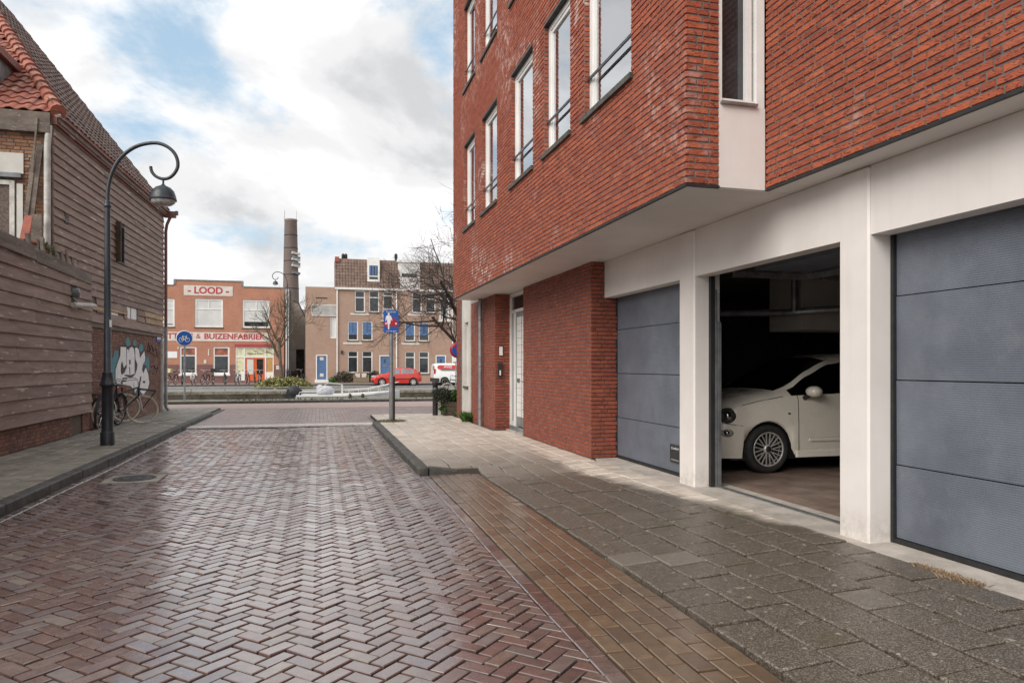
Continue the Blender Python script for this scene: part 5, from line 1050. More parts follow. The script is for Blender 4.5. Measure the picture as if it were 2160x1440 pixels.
m = MB(); m.fbox(FF, xl, xa, -.3, 0, zlo - .4, zlo); m.fbox(FF, xa, xb, -.3, .001, zlo - .4, zhi); m.fbox(FF, xb, xr, -.3, 0, zlo - .4, zl2); m.fbox(FF, xr - .2, xr, -12, -.3, GZ, zl2 - .3); m.fbox(FF, xl, xr - .2, -12, -11.8, GZ, zl2 - .3); m.build('parapet', 'orange_brick', lf_)
wall_with_holes(FF, xl, xr, GZ - .02, zpl, [(h[0], h[1], max(GZ, h[2]), zpl) for h in dn + [shop]], -.3, .012).build('plinth', 'plinth_brick', lf_)
m = MB(); m.fbox(FF, xl, xa - .06, -.32, .05, zlo, zlo + .1); m.fbox(FF, xa - .06, xa + .12, -.32, .05, zlo + .101, zhi); m.fbox(FF, xa - .06, xb + .06, -.32, .052, zhi, zhi + .1); m.fbox(FF, xb - .1, xb + .06, -.32, .05, zl2 + .101, zhi); m.fbox(FF, xb + .06, xr + .04, -.32, .05, zl2, zl2 + .1); m.build('coping', 'lead_grey', lf_)
B('flat_roof', 'lead_grey', lf_, (xl, xr - .2, FY + .3, FY + 11.8, zlo - .9, zlo - .6))
for (x0, x1) in ((220, 300), (225, 305)): pass
for i, r in enumerate(up): far_window(lf_, r, fw=.14, transom=.64, mull=True, pane='dark_glass', upper='blind', blind=(.10, .0, .22)[i] if i != 1 else .06)
a, b, z0, z1 = rect(L3, 305, 193, 770, 286); s = FB('name_board', 'banner_paint', lf_, FF, (a, b, .0, .03, z0, z1)); text('lettering', '- LOOD -', (z1 - z0) * .66, 'red_letter', s, FF.pt((a + b) / 2, .034, (z0 + z1) / 2), (1, 0, 0), bold=.05, width=(b - a) * .84, depth=.006)
a, b, z0, z1 = rect(L3, -250, 632, 1122, 716); s = FB('lettering_band', 'banner_paint', lf_, FF, (max(a, xl), b, .0, .03, z0, z1)); x0 = L3(500, 675)[0]; x1 = L3(1082, 675)[0]; zc_ = L3(700, 675)[1]; hh = (z1 - z0) * .60
text('lettering', 'BUIZENFABRIEK', hh, 'red_letter', s, FF.pt((x0 + x1) / 2, .034, zc_), (1, 0, 0), bold=.045, width=x1 - x0, depth=.006); xm = L3(445, 675)[0]; text('lettering', '&', hh * .9, 'red_letter', s, FF.pt(xm, .034, zc_), (1, 0, 0), bold=.01, depth=.006)
x0 = L3(20, 675)[0]; x1 = L3(388, 675)[0]; text('lettering', 'PLETTERIJ', hh, 'red_letter', s, FF.pt((x0 + x1) / 2, .034, zc_), (1, 0, 0), bold=.045, width=x1 - x0, depth=.006)
for r in dn:
    w = far_window(lf_, r, fw=.14, transom=.67, upper='poster_red', sill=False); FB('sill', 'white_paint', w, FF, (r[0] - .06, r[1] + .06, -.08, .07, r[2] - .14, r[2] + .02))
a, b, z0, z1 = shop; sf = MB(); wd = b - a
X_ = [a, a + .08, a + wd * .21, a + wd * .245, a + wd * .765, a + wd * .80, b - .08, b]; zt = z0 + (z1 - z0) * .70
for i in (0, 2, 4, 6): sf.fbox(FF, X_[i], X_[i + 1], -.12, -.02, z0, z1)
for i in (1, 3, 5): sf.fbox(FF, X_[i], X_[i + 1], -.12, -.02, zt - .06, zt + .06); sf.fbox(FF, X_[i], X_[i + 1], -.12, -.02, z1 - .1, z1)
for i in (1, 5): sf.fbox(FF, X_[i], X_[i + 1], -.12, -.04, z0, z0 + (z1 - z0) * .25)
sf = sf.build('shopfront', 'white_paint', lf_)
for i in (1, 3, 5): FB('transom_panel', 'cream_panel', sf, FF, (X_[i], X_[i + 1], -.10, -.06, zt + .06, z1 - .1))
cx_ = (X_[3] + X_[4]) / 2; text('lettering', 'Van', .15, 'black_rubber', sf, FF.pt(cx_, -.055, zt + .52), (1, 0, 0), bold=.02, depth=.004); text('lettering', 'Ottesen en Fischer', .16, 'black_rubber', sf, FF.pt(cx_, -.055, zt + .30), (1, 0, 0), bold=.02, depth=.004, width=wd * .40)
FB('poster', 'cream_panel', sf, FF, (X_[1], X_[2], -.10, -.06, z0 + (z1 - z0) * .25, zt - .06)); FB('poster', 'poster_gold', sf, FF, (X_[5], X_[6], -.10, -.06, z0 + (z1 - z0) * .25, zt - .06))
dw = (X_[4] - X_[3]) / 2
for i in range(2):
    u0 = X_[3] + i * dw; d = MB(); d.fbox(FF, u0 + .01, u0 + .14, -.10, -.05, z0, zt - .06); d.fbox(FF, u0 + dw - .14, u0 + dw - .01, -.10, -.05, z0, zt - .06); d.fbox(FF, u0 + .14, u0 + dw - .14, -.10, -.05, z0, z0 + .55); d.fbox(FF, u0 + .14, u0 + dw - .14, -.10, -.05, zt - .18, zt - .06); d = d.build('shop_door', 'orange_paint', sf); FB('pane', 'blind' if i == 0 else 'dark_glass', d, FF, (u0 + .14, u0 + dw - .14, -.085, -.075, z0 + .55, zt - .18))
FB('awning_board', 'red_letter', lf_, FF, (a - .05, b + .05, .0, .12, z1 + .02, z1 + .24)); a, b, z0, z1 = rect(L3, 152, 815, 243, 876); FB('notice_board', 'sign_white', lf_, FF, (a, b, 0, .03, z0, z1))
for (q0, q1, q2, q3) in ((535, 792, 547, 855), (495, 893, 520, 928), (245, 772, 258, 792), (1180, 948, 1210, 985)): a, b, z0, z1 = rect(L3, q0, q1, q2, q3); FB('wall_plate', 'banner_paint', lf_, FF, (a, b, .012, .04, z0, z1))
# corner downpipe of the factory
m = MB(); a = L3(1283, 500)[0]; m.fbox(FF, a - .10, a + .14, -.1, .10, L3(1280, 780)[1] - 3.2, L3(1280, 225)[1]); m.build('corner_post', 'white_paint', lf_); m = MB(); m.tube([FF.pt(a + .3, .1, L3(1300, 240)[1]), FF.pt(a + .3, .1, GZ)], .06, 8); m.build('downpipe', 'dark_iron', lf_)
# alley wall between the buildings
aw = thing('alley_building', (-6, 72, GZ), 'grey plastered gable with a dark passage between factory and tan houses', 'building'); YA = 70.0
def LA(zx, zy): p = onY(320 + zx / 4.5, 560 + zy / 4.5, YA); return p.x, p.z
ol = [LA(1240, 1092), LA(1240, 345), LA(1340, 340), LA(1395, 362), LA(1425, 430), LA(1455, 490), LA(1500, 500), LA(1500, 1092), LA(1447, 1092), LA(1447, 795), LA(1370, 795), LA(1370, 1092)]
MB().poly([(x, YA, z) for x, z in ol], (0, .4, 0)).build('gable', 'plaster_grey', aw); x0, z0 = LA(1360, 1100); x1, z1 = LA(1460, 785); B('passage', 'room_dark', aw, (x0, x1, YA + .5, YA + 2.5, GZ, z1 + .2)); x2 = LA(1240, 700)[0]; B('dark_base', 'plinth_brick', aw, (x2, x0 + .25, YA - .03, YA - .002, GZ, 1.0)); MB().tube([(x, YA - .02, z + .06) for x, z in ol[2:6]], .06, 6).build('verge', 'sill_stone', aw)
B('rear_mass', 'plaster_grey', aw, (x2, x2 + 3, YA + 2.6, YA + 6, GZ, 7.0))
# factory chimney
YC = 85.0; ch_ = thing('factory_chimney', (-3.05, YC, GZ), 'tall tapering brick factory chimney with antennas on its side', 'chimney'); zc1 = onY(614, 463, YC).z
m = MB(); m.lathe([(1.12, GZ - .2), (.66, zc1 - .25), (.70, zc1 - .22), (.70, zc1), (.55, zc1), (.5, zc1 - .3)], (-3.04, YC, 0), 28); m.build('shaft', 'chimney_brick', ch_)
for py in (497, 524, 551, 580, 609):
    z = onY(614, py, YC).z; r = 1.12 - .46 * (z / zc1) + .012; m = MB(); m.lathe([(r, -.05), (r + .03, 0), (r, .05)], (-3.04, YC, z), 28); m.build('iron_band', 'dark_iron', ch_)
for i, py in enumerate((535, 543, 548, 556, 561, 576)):
    z = onY(614, py, YC).z; m = MB(); m.beam((-2.9 + .1 * (i % 2), YC - .95, z), (-2.05, YC - .55, z - .12), .25, .26); m.build('antenna', 'old_white' if i % 2 == 0 else 'lead_grey', ch_)
m = MB(); m.tube([(-3.9, YC - .1, zc1 - 9), (-3.72, YC - .1, zc1 + 1.0)], .02, 5)
for k in range(14): z = zc1 - 8.5 + k * .65; m.tube([(-3.92 + .012 * k, YC - .1, z), (-3.75 + .012 * k, YC - .1, z)], .02, 4)
m.tube([(-2.45, YC, zc1), (-2.45, YC, zc1 + 1.)], .015, 5); m.build('lightning_rod', 'dark_iron', ch_)
# tan brick houses
def win4(par, x0, y0, x1, y1, **k): return far_window(par, rect(L4, x0, y0, x1, y1), **k)
def door4(par, x0, y0, x1, y1, vents=False):
    a, b, z0, z1 = rect(L4, x0, y0, x1, y1); f = MB(); f.fbox(FF, a, a + .09, -.12, .02, z0, z1); f.fbox(FF, b - .09, b, -.12, .02, z0, z1); f.fbox(FF, a + .09, b - .09, -.12, .02, z1 - .09, z1); f.fbox(FF, a - .1, b + .1, -.1, .25, GZ - .02, z0 - .002); f = f.build('front_door', 'white_paint', par)
    l = FB('door_leaf', 'blue_paint', f, FF, (a + .09, b - .09, -.10, -.05, z0, z1 - .09))
    if vents:
        for q in (.12, .78): FB('vent', 'banner_paint', l, FF, ((a + b) / 2 - .16, (a + b) / 2 + .16, -.05, -.035, z0 + (z1 - z0) * q, z0 + (z1 - z0) * q + .28))
    else: FB('pane', 'dark_glass', l, FF, ((a + b) / 2 - .10, (a + b) / 2 + .10, -.05, -.04, z0 + 1.0, z1 - .35)); FB('letter_box', 'alu', l, FF, ((a + b) / 2 - .18, (a + b) / 2 + .18, -.05, -.035, z0 + .7, z0 + .78))
    return (a, b, z0, z1)
def house(name, label, x0, x1, ztop, wins, doors, zbase=GZ - .02, depth=9):
    h = thing(name, ((x0 + x1) / 2, FY + 4, GZ), label, 'house'); hs = []
    for w in wins: hs.append(rect(L4, *w[:4]))
    for d in doors: hs.append(rect(L4, *d[:4]))
    wall_with_holes(FF, x0, x1, zbase, ztop, hs, -.3, 0).build('wall', 'tan_brick', h); m = MB(); m.fbox(FF, x0, x0 + .25, -depth, -.3, zbase, ztop); m.fbox(FF, x1 - .25, x1, -depth, -.3, zbase, ztop); m.fbox(FF, x0 + .25, x1 - .25, -depth, -depth + .25, zbase, ztop); m.build('side_wall', 'tan_brick', h)
    FB('floor', 'room_dark', h, FF, (x0 + .25, x1 - .25, -depth + .3, -.6, zbase + 2.9, zbase + 3.0))
    for w in wins: win4(h, *w[:4], **(w[4] if len(w) > 4 else {}))
    for d in doors: door4(h, *d)
    return h
xA, xB, xC, xD = L4(92, 700)[0], L4(338, 700)[0], L4(838, 700)[0], L4(1330, 700)[0]; ze = L4(340, 412)[1]
h0 = house('tan_brick_house', 'low tan brick house end with balcony and blue vented door', xA, xB - .004, L4(200, 398)[1], [(288, 640, 338, 808, dict(pane='blind', sill=False))], [(176, 940, 268, 1138, True)])
a, b, z0, z1 = rect(L4, 140, 540, 336, 630); m = MB(); m.fbox(FF, a, b, .02, .08, z1 - .06, z1); m.fbox(FF, a, b, .02, .08, z0, z0 + .06); rb = m.build('balcony_rail', 'white_paint', h0)
n = 22
for i in range(n + 1): x = a + (b - a) * i / n; FB('baluster', 'white_paint', rb, FF, (x - .022, x + .022, .03, .07, z0 + .061, z1 - .061))
FB('balcony_recess', 'chimney_brick', h0, FF, (a + .1, b, .002, .012, z0, z1)); x, z = L4(220, 486); FB('wall_anchor', 'dark_iron', h0, FF, (x - .5, x + .5, 0, .03, z - .04, z + .04))
BW = dict(transom=.34, shutters=2); TW = dict(transom=.68); GW = dict(transom=.72)
h1 = house('tan_brick_house', 'tan brick house with brown tiled mansard, white dormer and blue front door', xB, xC - .004, ze, [(486, 428, 568, 600, TW), (600, 428, 682, 600, TW), (712, 436, 790, 600, dict(transom=.8)), (430, 672, 513, 826, BW), (544, 672, 628, 826, BW), (430, 908, 513, 1084, GW), (544, 908, 628, 1084, GW)], [(683, 944, 770, 1092)])
h2 = house('tan_brick_house', 'tan brick house with white roof box, blue shutters and small balcony', xC, xD, ze, [(944, 444, 1022, 606, TW), (1052, 444, 1132, 606, TW), (1166, 450, 1240, 665, dict(transom=.8)), (888, 682, 968, 832, BW), (999, 682, 1080, 832, BW), (888, 914, 968, 1084, GW), (999, 914, 1080, 1090, GW)], [(1133, 944, 1216, 1092)])
def mansard(par, x0, x1, zt, seed):
    P0, P1 = Vector((x0, FY - .12, ze + .12)), Vector((x1, FY - .12, ze + .12)); rise = zt - ze - .12; T0 = Vector((x0, FY - .12 + rise * .28, zt)); m = MB(); T1 = T0 + (P1 - P0); m.add([P0, P1, T1, T0, P0 + Vector((0, 3, 0)), P1 + Vector((0, 3, 0)), T1 + Vector((0, 3, 0)), T0 + Vector((0, 3, 0))], [(0, 1, 2, 3), (3, 2, 6, 7), (0, 3, 7, 4), (1, 5, 6, 2)])
    rf_ = m.build('roof', 'mansard_tile', par); out = []; tile_field(out, P0, P1, T0, lambda a, b: 0 < a < x1 - x0 - .05 and b < rise * 1.04 - .1, .26, .30, 'mansard_tile', rf_, .035); emit_pieces(out, 'roof_tile', 'roof_tiles', par, 0)
    FB('gutter', 'white_paint', par, FF, (x0, x1, .0, .22, ze - .06, ze + .12)); return rf_
zt1 = L4(500, 168)[1]; r1 = mansard(h1, xB - .1, xC + .1, zt1, 1); xE = L4(1012, 300)[0]; r2 = mansard(h2, xE, xD, L4(1100, 195)[1], 2)
a, b, z0, z1 = rect(L4, 587, 165, 685, 357); D = MB(); D.fbox(FF, a, b, -2.2, .06, z0, z1); D = D.build('dormer', 'white_paint', h1); q = rect(L4, 602, 228, 670, 308); FB('window_pane', 'dark_glass', D, FF, (q[0], q[1], .061, .07, q[2], q[3]))
for i in range(3): w_ = (q[1] - q[0]) / 3; FB('shutter', 'blue_paint', D, FF, (q[0] + i * w_, q[0] + i * w_ + .14, .072, .09, q[2], q[3]))
q = rect(L4, 602, 318, 670, 338); FB('window_pane', 'dark_glass', D, FF, (q[0], q[1], .061, .07, q[2], q[3])); FB('ridge_cap', 'terracotta', r1, FF, (xB - .1, xB + .28, -.6, -.35, zt1 - .35, zt1 + .12))
a, b, z0, z1 = rect(L4, 835, 200, 1012, 322); m = MB(); m.fbox(FF, a, b, -2.4, -.35, z0, z1); m = m.build('roof_box', 'white_board', h2); FB('roof_slab', 'white_paint', m, FF, (a - .1, b + .05, -2.5, -.2, z1, z1 + .18)); FB('window_pane', 'blind', m, FF, (a + .35, b - .3, -.349, -.335, z0 + .4, z1 - .15)); FB('window_pane', 'dark_glass', m, FF, (a + .35, b - .3, -.349, -.337, z0 + .05, z0 + .38)); z00 = L4(900, 410)[1]
for i in range(3): w_ = (b - a) / 3; FB('white_panel', 'white_board', m, FF, (a + i * w_ + .02, a + (i + 1) * w_ - .02, -.3, -.12, ze + .13, z0 - .02))
for x_ in (398, 420, 830):
    x, z = L4(x_, 110); q = MB(); q.lathe([(.10, -1.2), (.10, -.5), (.16, -.45), (.14, -.2), (.17, -.15), (.05, 0)], (x, FY + 1.6, z), 12); q.build('flue', 'dark_iron', h1)
q = MB()
for x_, y0_, y1_ in ((346, 420, 1130), (820, 435, 1050)): x, z0 = L4(x_, y1_); z1 = L4(x_, y0_)[1]; q.tube([FF.pt(x, .09, z0), FF.pt(x, .09, z1)], .06, 8)
q.build('downpipe', 'white_paint', h1); q = MB(); x, z0 = L4(1268, 1000); q.tube([FF.pt(x, .09, GZ), FF.pt(x, .09, L4(1268, 440)[1])], .06, 8); q.build('downpipe', 'white_paint', h2)
for par, (x0, x1, y0, y1) in ((h1, (700, 800, 575, 665)), (h2, (1150, 1255, 575, 668))):
    a, b, z0, z1 = rect(L4, x0, y0, x1, y1); m = MB(); m.fbox(FF, a, b, .0, .75, z0 - .14, z0); bl = m.build('balcony', 'banner_paint', par)
    for i in range(10): x = a + .06 + (b - a - .12) * i / 9; FB('baluster', 'white_paint', bl, FF, (x - .018, x + .018, .68, .72, z0, z1 - .05))
    FB('handrail', 'white_paint', bl, FF, (a, b, .66, .74, z1 - .05, z1))
    MB().beam(FF.pt(b - .2, .1, z0 - .8), FF.pt(b - .2, .7, z0 - .16), .08, .08).build('bracket', 'white_paint', bl)
for par, xx, yy in ((h1, 527, 612), (h2, 985, 618), (h1, 470, 845), (h2, 930, 850)): x, z = L4(xx, yy); FB('sill_band', 'banner_paint', par, FF, (x - .85, x + .85, .0, .035, z - .12, z + .05))
x, z = L4(383, 915); FB('wall_lamp', 'dark_iron', h1, FF, (x - .08, x + .08, 0, .15, z - .2, z + .1))
# low guard rail on the far quay
gr_ = thing('guard_rail', (-5, 47.3, -.12), 'low pale metal guard rail along the far quay edge', 'railing'); m = MB(); m.tube([(-30, 47.25, .10), (16, 47.25, .10)], .035, 8); m.build('rail', 'zinc', gr_)
for i in range(24): x = -29 + i * 1.95; m = MB(); m.box(x - .03, x + .03, 47.22, 47.28, -.12, .08); m.build('post', 'zinc', gr_)
# motor boat in the canal
BY = 34.0; BZ = .28; bx0, bx1 = onY(626, 840, BY).x, onY(843, 840, BY).x; bt = thing('motor_boat', ((bx0 + bx1) / 2, BY, -.8), 'white open motor boat with rails and covered outboard moored in the canal', 'boat'); Lb2 = bx1 - bx0
hull = MB(); st_ = []; NS = 22
for i in range(NS + 1):
    t_ = i / NS; x = bx0 + Lb2 * t_; w_ = .95 * (1 - max(0, (t_ - .55) / .45) ** 2.2) * (.86 + .14 * min(1, t_ * 4)); zt = -.13 + .34 * max(0, t_ - .35) ** 1.6; st_.append([(x, BY - w_ * f, z) for f, z in ((.12, -1.0), (.72, -.85), (.95, -.55), (1.0, zt - .10), (1.04, zt - .07), (1.02, zt), (.86, zt + .005), (.80, zt - .25))] + [(x, BY, zt - .26)])
nq = len(st_[0])
for sg_ in (1, -1):
    for i in range(NS):
        for k in range(nq - 1): hull.add([(p[0], BY + sg_ * (p[1] - BY), p[2]) for p in (st_[i][k], st_[i + 1][k], st_[i + 1][k + 1], st_[i][k + 1])], [(0, 1, 2, 3)], True)
hull.box(bx0 - .03, bx0 + .02, BY - .8, BY + .8, -.9, -.2); hull.build('hull', 'boat_white', bt)
m = MB()
for s in (-1, 1):
    m.tube([(bx0 + .1, BY + s * .78, -.12), (bx0 + .15, BY + s * .78, .0), (bx0 + 1.3, BY + s * .86, .02)], .018, 6); m.tube([(bx0 + Lb2 * .45, BY + s * .9, .04), (bx0 + Lb2 * .68, BY + s * .8, .10), (bx0 + Lb2 * .99, BY + s * .06, .42)], .02, 6)
    for q in (.50, .6, .7, .8, .9): x = bx0 + Lb2 * q; m.tube([(x, BY + s * .8 * (1 - (max(0, q - .55) / .45) ** 2.2), -.1), (x, BY + s * .8 * (1 - (max(0, q - .55) / .45) ** 2.2), .05 + .28 * max(0, q - .55))], .012, 5)
m.tube([(bx0 + Lb2 * .43, BY - .7, -.15), (bx0 + Lb2 * .43, BY - .7, .33), (bx0 + Lb2 * .30, BY - .6, .42), (bx0 + Lb2 * .2, BY - .6, .1)], .018, 6); m.build('rail', 'boat_white', bt)
m = MB(); m.box(bx0 + Lb2 * .42, bx0 + Lb2 * .435, BY - .75, BY - .4, -.2, .32); m.build('screen_post', 'white_paint', bt); m = MB(); m.ball((bx0 + Lb2 * .27, BY - .2, .02), (.42, .4, .26), 12, 8); m.ball((bx0 + Lb2 * .22, BY - .25, .16), (.17, .2, .17), 10, 8); m.build('white_cover', 'bag_white', bt)
m = MB(); m.ball((bx0 - .12, BY - .1, -.02), (.34, .26, .32), 14, 10); m.hexa([(bx0 - .55, BY - .3, -.35), (bx0 + .1, BY - .3, -.35), (bx0 + .1, BY + .1, -.35), (bx0 - .55, BY + .1, -.35), (bx0 - .4, BY - .3, .1), (bx0 + .25, BY - .3, .1), (bx0 + .25, BY + .1, .1), (bx0 - .4, BY + .1, .1)]); m.build('outboard_cover', 'tarp_dark', bt)
for q in (.50, .62): m = MB(); m.tube([(bx0 + Lb2 * q, BY - .93, -.08), (bx0 + Lb2 * q, BY - .98, -.14), (bx0 + Lb2 * q, BY - .98, -.34)], [.03, .07, .06], 8); m.build('fender', 'dark_iron', bt)
for o_ in [o for o in bpy.data.objects if o.parent == bt]: o_.location.z += BZ
# ------------------------------------------------------------------ planting
def bare_tree(name, label, base, height, lean, seed, levels=5, spread=.55, trunk_r=.12, mat='bark', up=.15, first=.4, twr=.006, dens=3, pull=Vector((0, 0, 0))):
    rnd = random.Random(seed); t = thing(name, base, label, 'tree'); tm, cm = MB(), MB()
    def grow(p, d, l, r, lev):
        n = 4; pts = [p]; rs = [r]; dd = d.copy()
        for i in range(n): gs = .11 if lev else .03; dd = (dd + Vector((rnd.gauss(0, gs), rnd.gauss(0, gs), rnd.gauss(0, .08) + up * .12)) + pull * .06).normalized(); pts.append(pts[-1] + dd * l / n); rs.append(max(twr * .6, r * (1 - .38 * (i + 1) / n)))
        (tm if lev == 0 else cm).tube(pts, rs, 8 if lev < 2 else 4 if lev < 3 else 3, lev == 0)
        if lev >= levels: return
        k = dens + (rnd.random() < .5) + (1 if lev > 0 else 2)
        for j in range(k):
            f = rnd.uniform(first if lev == 0 else .2, 1.); i0 = min(n - 1, int(f * n)); q = pts[i0].lerp(pts[i0 + 1], f * n - i0); ax = dd.cross(Vector((rnd.gauss(0, 1), rnd.gauss(0, 1), rnd.gauss(0, 1)))).normalized(); nd = (Matrix.Rotation(rnd.uniform(.6, 1.25) * spread * 1.4, 3, ax) @ dd).normalized()
            grow(q, nd, l * rnd.uniform(.5, .74), max(twr, rs[i0] * rnd.uniform(.42, .62)), lev + 1)
    grow(Vector((0, 0, 0)), (Vector((0, 0, 1)) + lean).normalized(), height * .5, trunk_r, 0); tm.build('trunk', mat, t, local=True); cm.build('crown', mat, t, local=True); return t
p = onY(594, 805, 52.5); bare_tree('bare_tree', 'slender bare tree growing from the yellow green bush across the canal', (p.x, 52.5, -.14), 7.2, Vector((.03, 0, 0)), 5, 4, .50, .14, 'mossy_bark', .5, .4, .009, 3)
bare_tree('bare_tree', 'dark bare tree reaching out from behind the brick apartment building', (5.3, 24.3, .0), 7.6, Vector((-.03, -.02, 0)), 11, 5, .62, .16, 'bark', .3, .35, .005, 3, Vector((-.22, 0, .3)))
def leaf_blob(name, mat, par, c, rad, n, size, droop=0., seed=1):
    rnd = random.Random(seed); m = MB(); c = Vector(c)
    for i in range(n):
        d = Vector((rnd.gauss(0, 1), rnd.gauss(0, 1), rnd.gauss(0, 1))).normalized() * rnd.random() ** .45; p = c + Vector((d.x * rad[0], d.y * rad[1], abs(d.z) * rad[2] if droop else d.z * rad[2]))
        a = Vector((rnd.gauss(0, 1), rnd.gauss(0, 1), rnd.gauss(0, .6) - droop)).normalized(); b = a.cross(Vector((rnd.gauss(0, 1), rnd.gauss(0, 1), rnd.gauss(0, 1)))).normalized(); s = size * rnd.uniform(.5, 1.4); m.add([p, p + a * s * .5 + b * s * .22, p + a * s, p + a * s * .5 - b * s * .22], [(0, 1, 2, 3)])
    return m.build(name, mat, par)
p = onY(598, 808, 52.5); t = thing('spreading_bush', (p.x, 52.5, -.14), 'low yellow green spreading bush at the foot of the bare tree', 'bush'); leaf_blob('foliage', 'yellow_leaf', t, (p.x, 52.5, -.1), (2.1, .9, .85), 2600, .22, .3, 3); m = MB(); [m.tube([(p.x, 52.5, -.14), (p.x + 1.4 * math.cos(a), 52.5 + .6 * math.sin(a), .3)], .02, 5) for a in [i * .7 for i in range(9)]]; m.build('stems', 'bark', t)
for i, (zx, r, lab) in enumerate(((402, .95, 'dark rounded shrub left of the wicker bench'), (632, .75, 'dark rounded shrub between the wicker bench and the blue door'))):
    x, z = L4(zx, 1140); t = thing('shrub', (x, FY - .9, GZ), lab, 'shrub', 'shrubs by the wicker bench'); leaf_blob('foliage', 'dark_leaf', t, (x, FY - .9, .45), (r, .5, .62), 1500, .14, 0, 5 + i); MB().tube([(x, FY - .9, GZ), (x, FY - .9, .4)], .05, 6).build('stem', 'bark', t)
x, z = L4(315, 1140); t = thing('shrub', (x, FY - .8, GZ), 'small green leafy plant beside the blue vented door', 'plant'); leaf_blob('foliage', 'green_leaf', t, (x, FY - .8, .22), (.45, .3, .28), 500, .14, 0, 9); MB().tube([(x, FY - .8, GZ), (x, FY - .8, .2)], .03, 6).build('stem', 'bark', t)
a, b, z0, z1 = rect(L4, 470, 1075, 592, 1142); t = thing('wicker_bench', ((a + b) / 2, FY - 1.2, GZ), 'brown wicker bench between two dark shrubs', 'bench'); yb = FY - 1.5
B('seat', 'wicker', t, (a + .12, b - .12, yb, yb + .6, .32, .44)); B('backrest', 'wicker', t, (a + .12, b - .12, yb + .6, yb + .72, .32, .92)); B('front_apron', 'wicker', t, (a + .12, b - .12, yb + .01, yb + .04, GZ + .06, .318)); [B('armrest', 'wicker', t, (q, q + .12, yb, yb + .72, GZ, .66)) for q in (a, b - .12)]; [B('cushion', 'banner_paint', t, (q, q + .42, yb + .45, yb + .59, .45, .80)) for q in (a + .18, b - .62)]
# corner planter, bollard and weeds
t = thing('planter', (3.45, 19.5, .1), 'wooden planter box with clipped dark ball shrub and green leaves at the corner', 'planter'); m = MB(); px0, px1, py0, py1 = 3.30, 4.05, 19.2, 19.75
for i in range(3): B('plank', 'planter_wood', t, (px0, px1, py0, py0 + .03, .1 + i * .125, .215 + i * .125), (px0, px0 + .03, py0 + .031, py1, .1 + i * .125, .215 + i * .125), (px1 - .03, px1, py0 + .031, py1, .1 + i * .125, .215 + i * .125))
B('soil', 'joint_sand', t, (px0 + .03, px1 - .03, py0 + .03, py1, .1, .43)); leaf_blob('clipped_ball', 'dark_leaf', t, (3.26, 19.3, .64), (.25, .25, .25), 1400, .06, 0, 21); leaf_blob('leaves', 'green_leaf', t, (3.72, 19.45, .60), (.34, .22, .20), 700, .13, 0, 22); MB().tube([(3.35, 19.3, .40), (3.28, 19.3, .62)], .03, 6).build('stem', 'bark', t); leaf_blob('trailing_leaves', 'green_leaf', t, (3.24, 19.16, .25), (.07, .06, .2), 160, .08, .3, 23)
p = onZ(918, 875, .1); t = thing('bollard', (p.x, p.y, .1), 'black round bollard standing beside the corner planter', 'bollard'); m = MB(); m.lathe([(.075, -.05), (.075, .84), (.085, .85), (.085, .92), (.06, .95), (0, .96)], (p.x, p.y, .1), 16); m.build('shaft', 'dark_iron', t); m = MB(); m.lathe([(.077, .70), (.079, .73), (.077, .76)], (p.x, p.y, .1), 16); m.build('band', 'grey_metal', t)
def weeds(name, label, c, r, n, h, mat='grass', seed=1):
    rnd = random.Random(seed); m = MB()
    for i in range(n):
        a = rnd.random() * 6.28; d = r * rnd.random() ** .6; x, y = c[0] + d * math.cos(a), c[1] + d * math.sin(a); b = rnd.random() * 6.28; w = rnd.uniform(.003, .009); hh = h * rnd.uniform(.3, 1); lx, ly = rnd.gauss(0, hh * .5), rnd.gauss(0, hh * .5)
        m.add([(x - w * math.cos(b), y - w * math.sin(b), c[2]), (x + w * math.cos(b), y + w * math.sin(b), c[2]), (x + lx * .5 + w * .5, y + ly * .5, c[2] + hh * .7), (x + lx, y + ly, c[2] + hh)], [(0, 1, 2), (0, 2, 3)])
    m.build(name, mat, label=label, cat='weeds', kind='stuff')
weeds('weeds', 'green moss and grass round the foot of the cycle street sign', (1.72, 17.55, .1), .38, 700, .05, 'grass', 2); weeds('weeds', 'tuft of green weeds at the foot of the plastered wall', (3.50, 17.0, .1), .14, 300, .28, 'green_leaf', 3)
p = onZ(1975, 1228, .06); weeds('weeds', 'bright green moss tuft on the grey tiles by the garage', (p.x, p.y, .075), .05, 220, .025, 'green_leaf', 4)
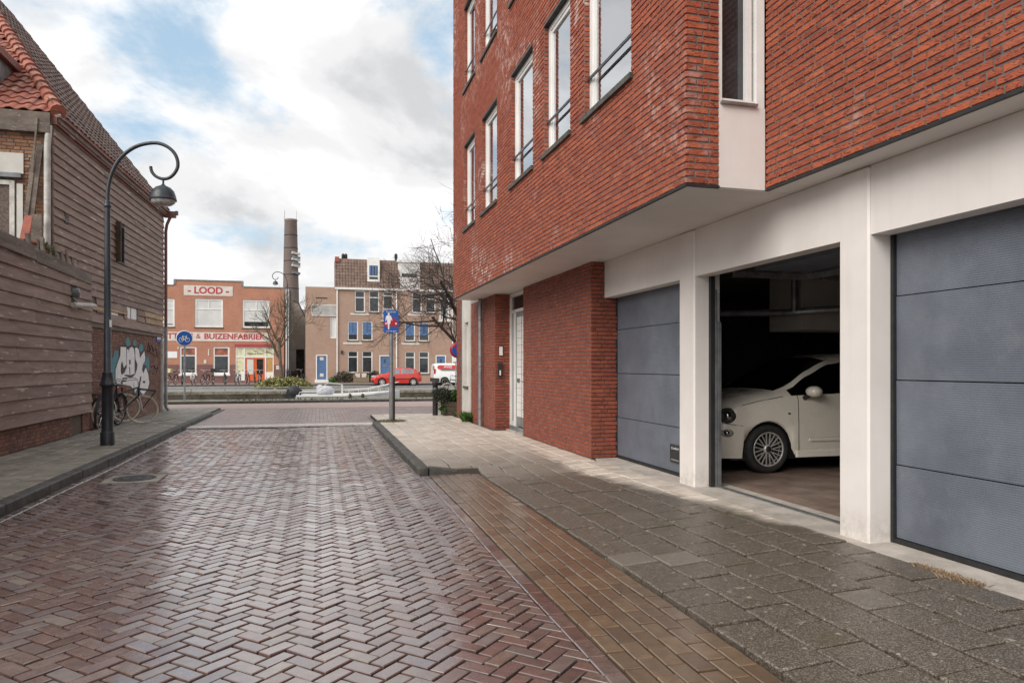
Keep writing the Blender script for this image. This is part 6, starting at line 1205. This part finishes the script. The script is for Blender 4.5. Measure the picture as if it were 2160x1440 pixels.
for i in range(5): p = onZ(1975 + i * 30, 1195 + i * 9, .1); weeds('dry_weeds', 'dry reddish weeds along the concrete garage threshold', (3.89, p.y, .09), .07, 140, .05, 'dry_grass', 10 + i)
# clutter on the shed roof
def pot(label, c, r, h, mat, leaf=None):
    t = thing('flower_pot', c, label, 'flower pot', 'pots on the shed roof'); m = MB(); m.lathe([(r * .7, 0), (r, h * .85), (r * 1.12, h * .85), (r * 1.12, h), (r * .95, h), (r * .9, h * .8)], c, 16); m.build('pot', mat, t)
    if leaf: leaf_blob('leaves', leaf, t, Vector(c) + Vector((0, 0, h + .05)), (r * 1.4, r * 1.4, .12), 260, .09, 0, int(r * 1000))
pot('square edged terracotta pot on the cluttered shed roof', (-4.86, 14.05, 3.30), .14, .30, 'terracotta'); pot('dark red pot with grass on the cluttered shed roof', (-4.84, 14.5, 3.30), .13, .22, 'bike_red', 'grass'); pot('brown pot with green grass next to the white downpipe', (-4.9, 14.85, 3.30), .15, .2, 'terracotta', 'green_leaf'); pot('leafy pot under the old end wall window', (-5.5, 13.2, 3.30), .16, .3, 'terracotta', 'green_leaf')
t = thing('plastic_sheet', (-4.78, 13.95, 3.3), 'crumpled white plastic sheet lying on the shed roof edge', 'sheet'); m = MB(); rr = random.Random(4); gx = [[Vector((-4.95 + i * .05, 13.7 + j * .09, 3.36 + rr.uniform(0, .09))) for j in range(9)] for i in range(7)]
for i in range(6):
    for j in range(8): m.add([gx[i][j], gx[i + 1][j], gx[i + 1][j + 1], gx[i][j + 1]], [(0, 1, 2, 3)], True)
m.build('sheet', 'bag_white', t)
t = tag(MB().beam((-5.02, 14.2, 3.30), (-4.97, 14.45, 4.12), .13, .025, (0, -1, 0)).build('leaning_plank', 'terracotta'), 'red painted plank leaning on the end wall above the shed', 'plank'); t = tag(MB().beam((-4.90, 14.62, 3.30), (-4.93, 14.72, 4.2), .16, .06, (0, -1, 0)).build('leaning_plank', 'grey_wood'), 'grey mossy post leaning beside the red plank above the shed', 'plank')
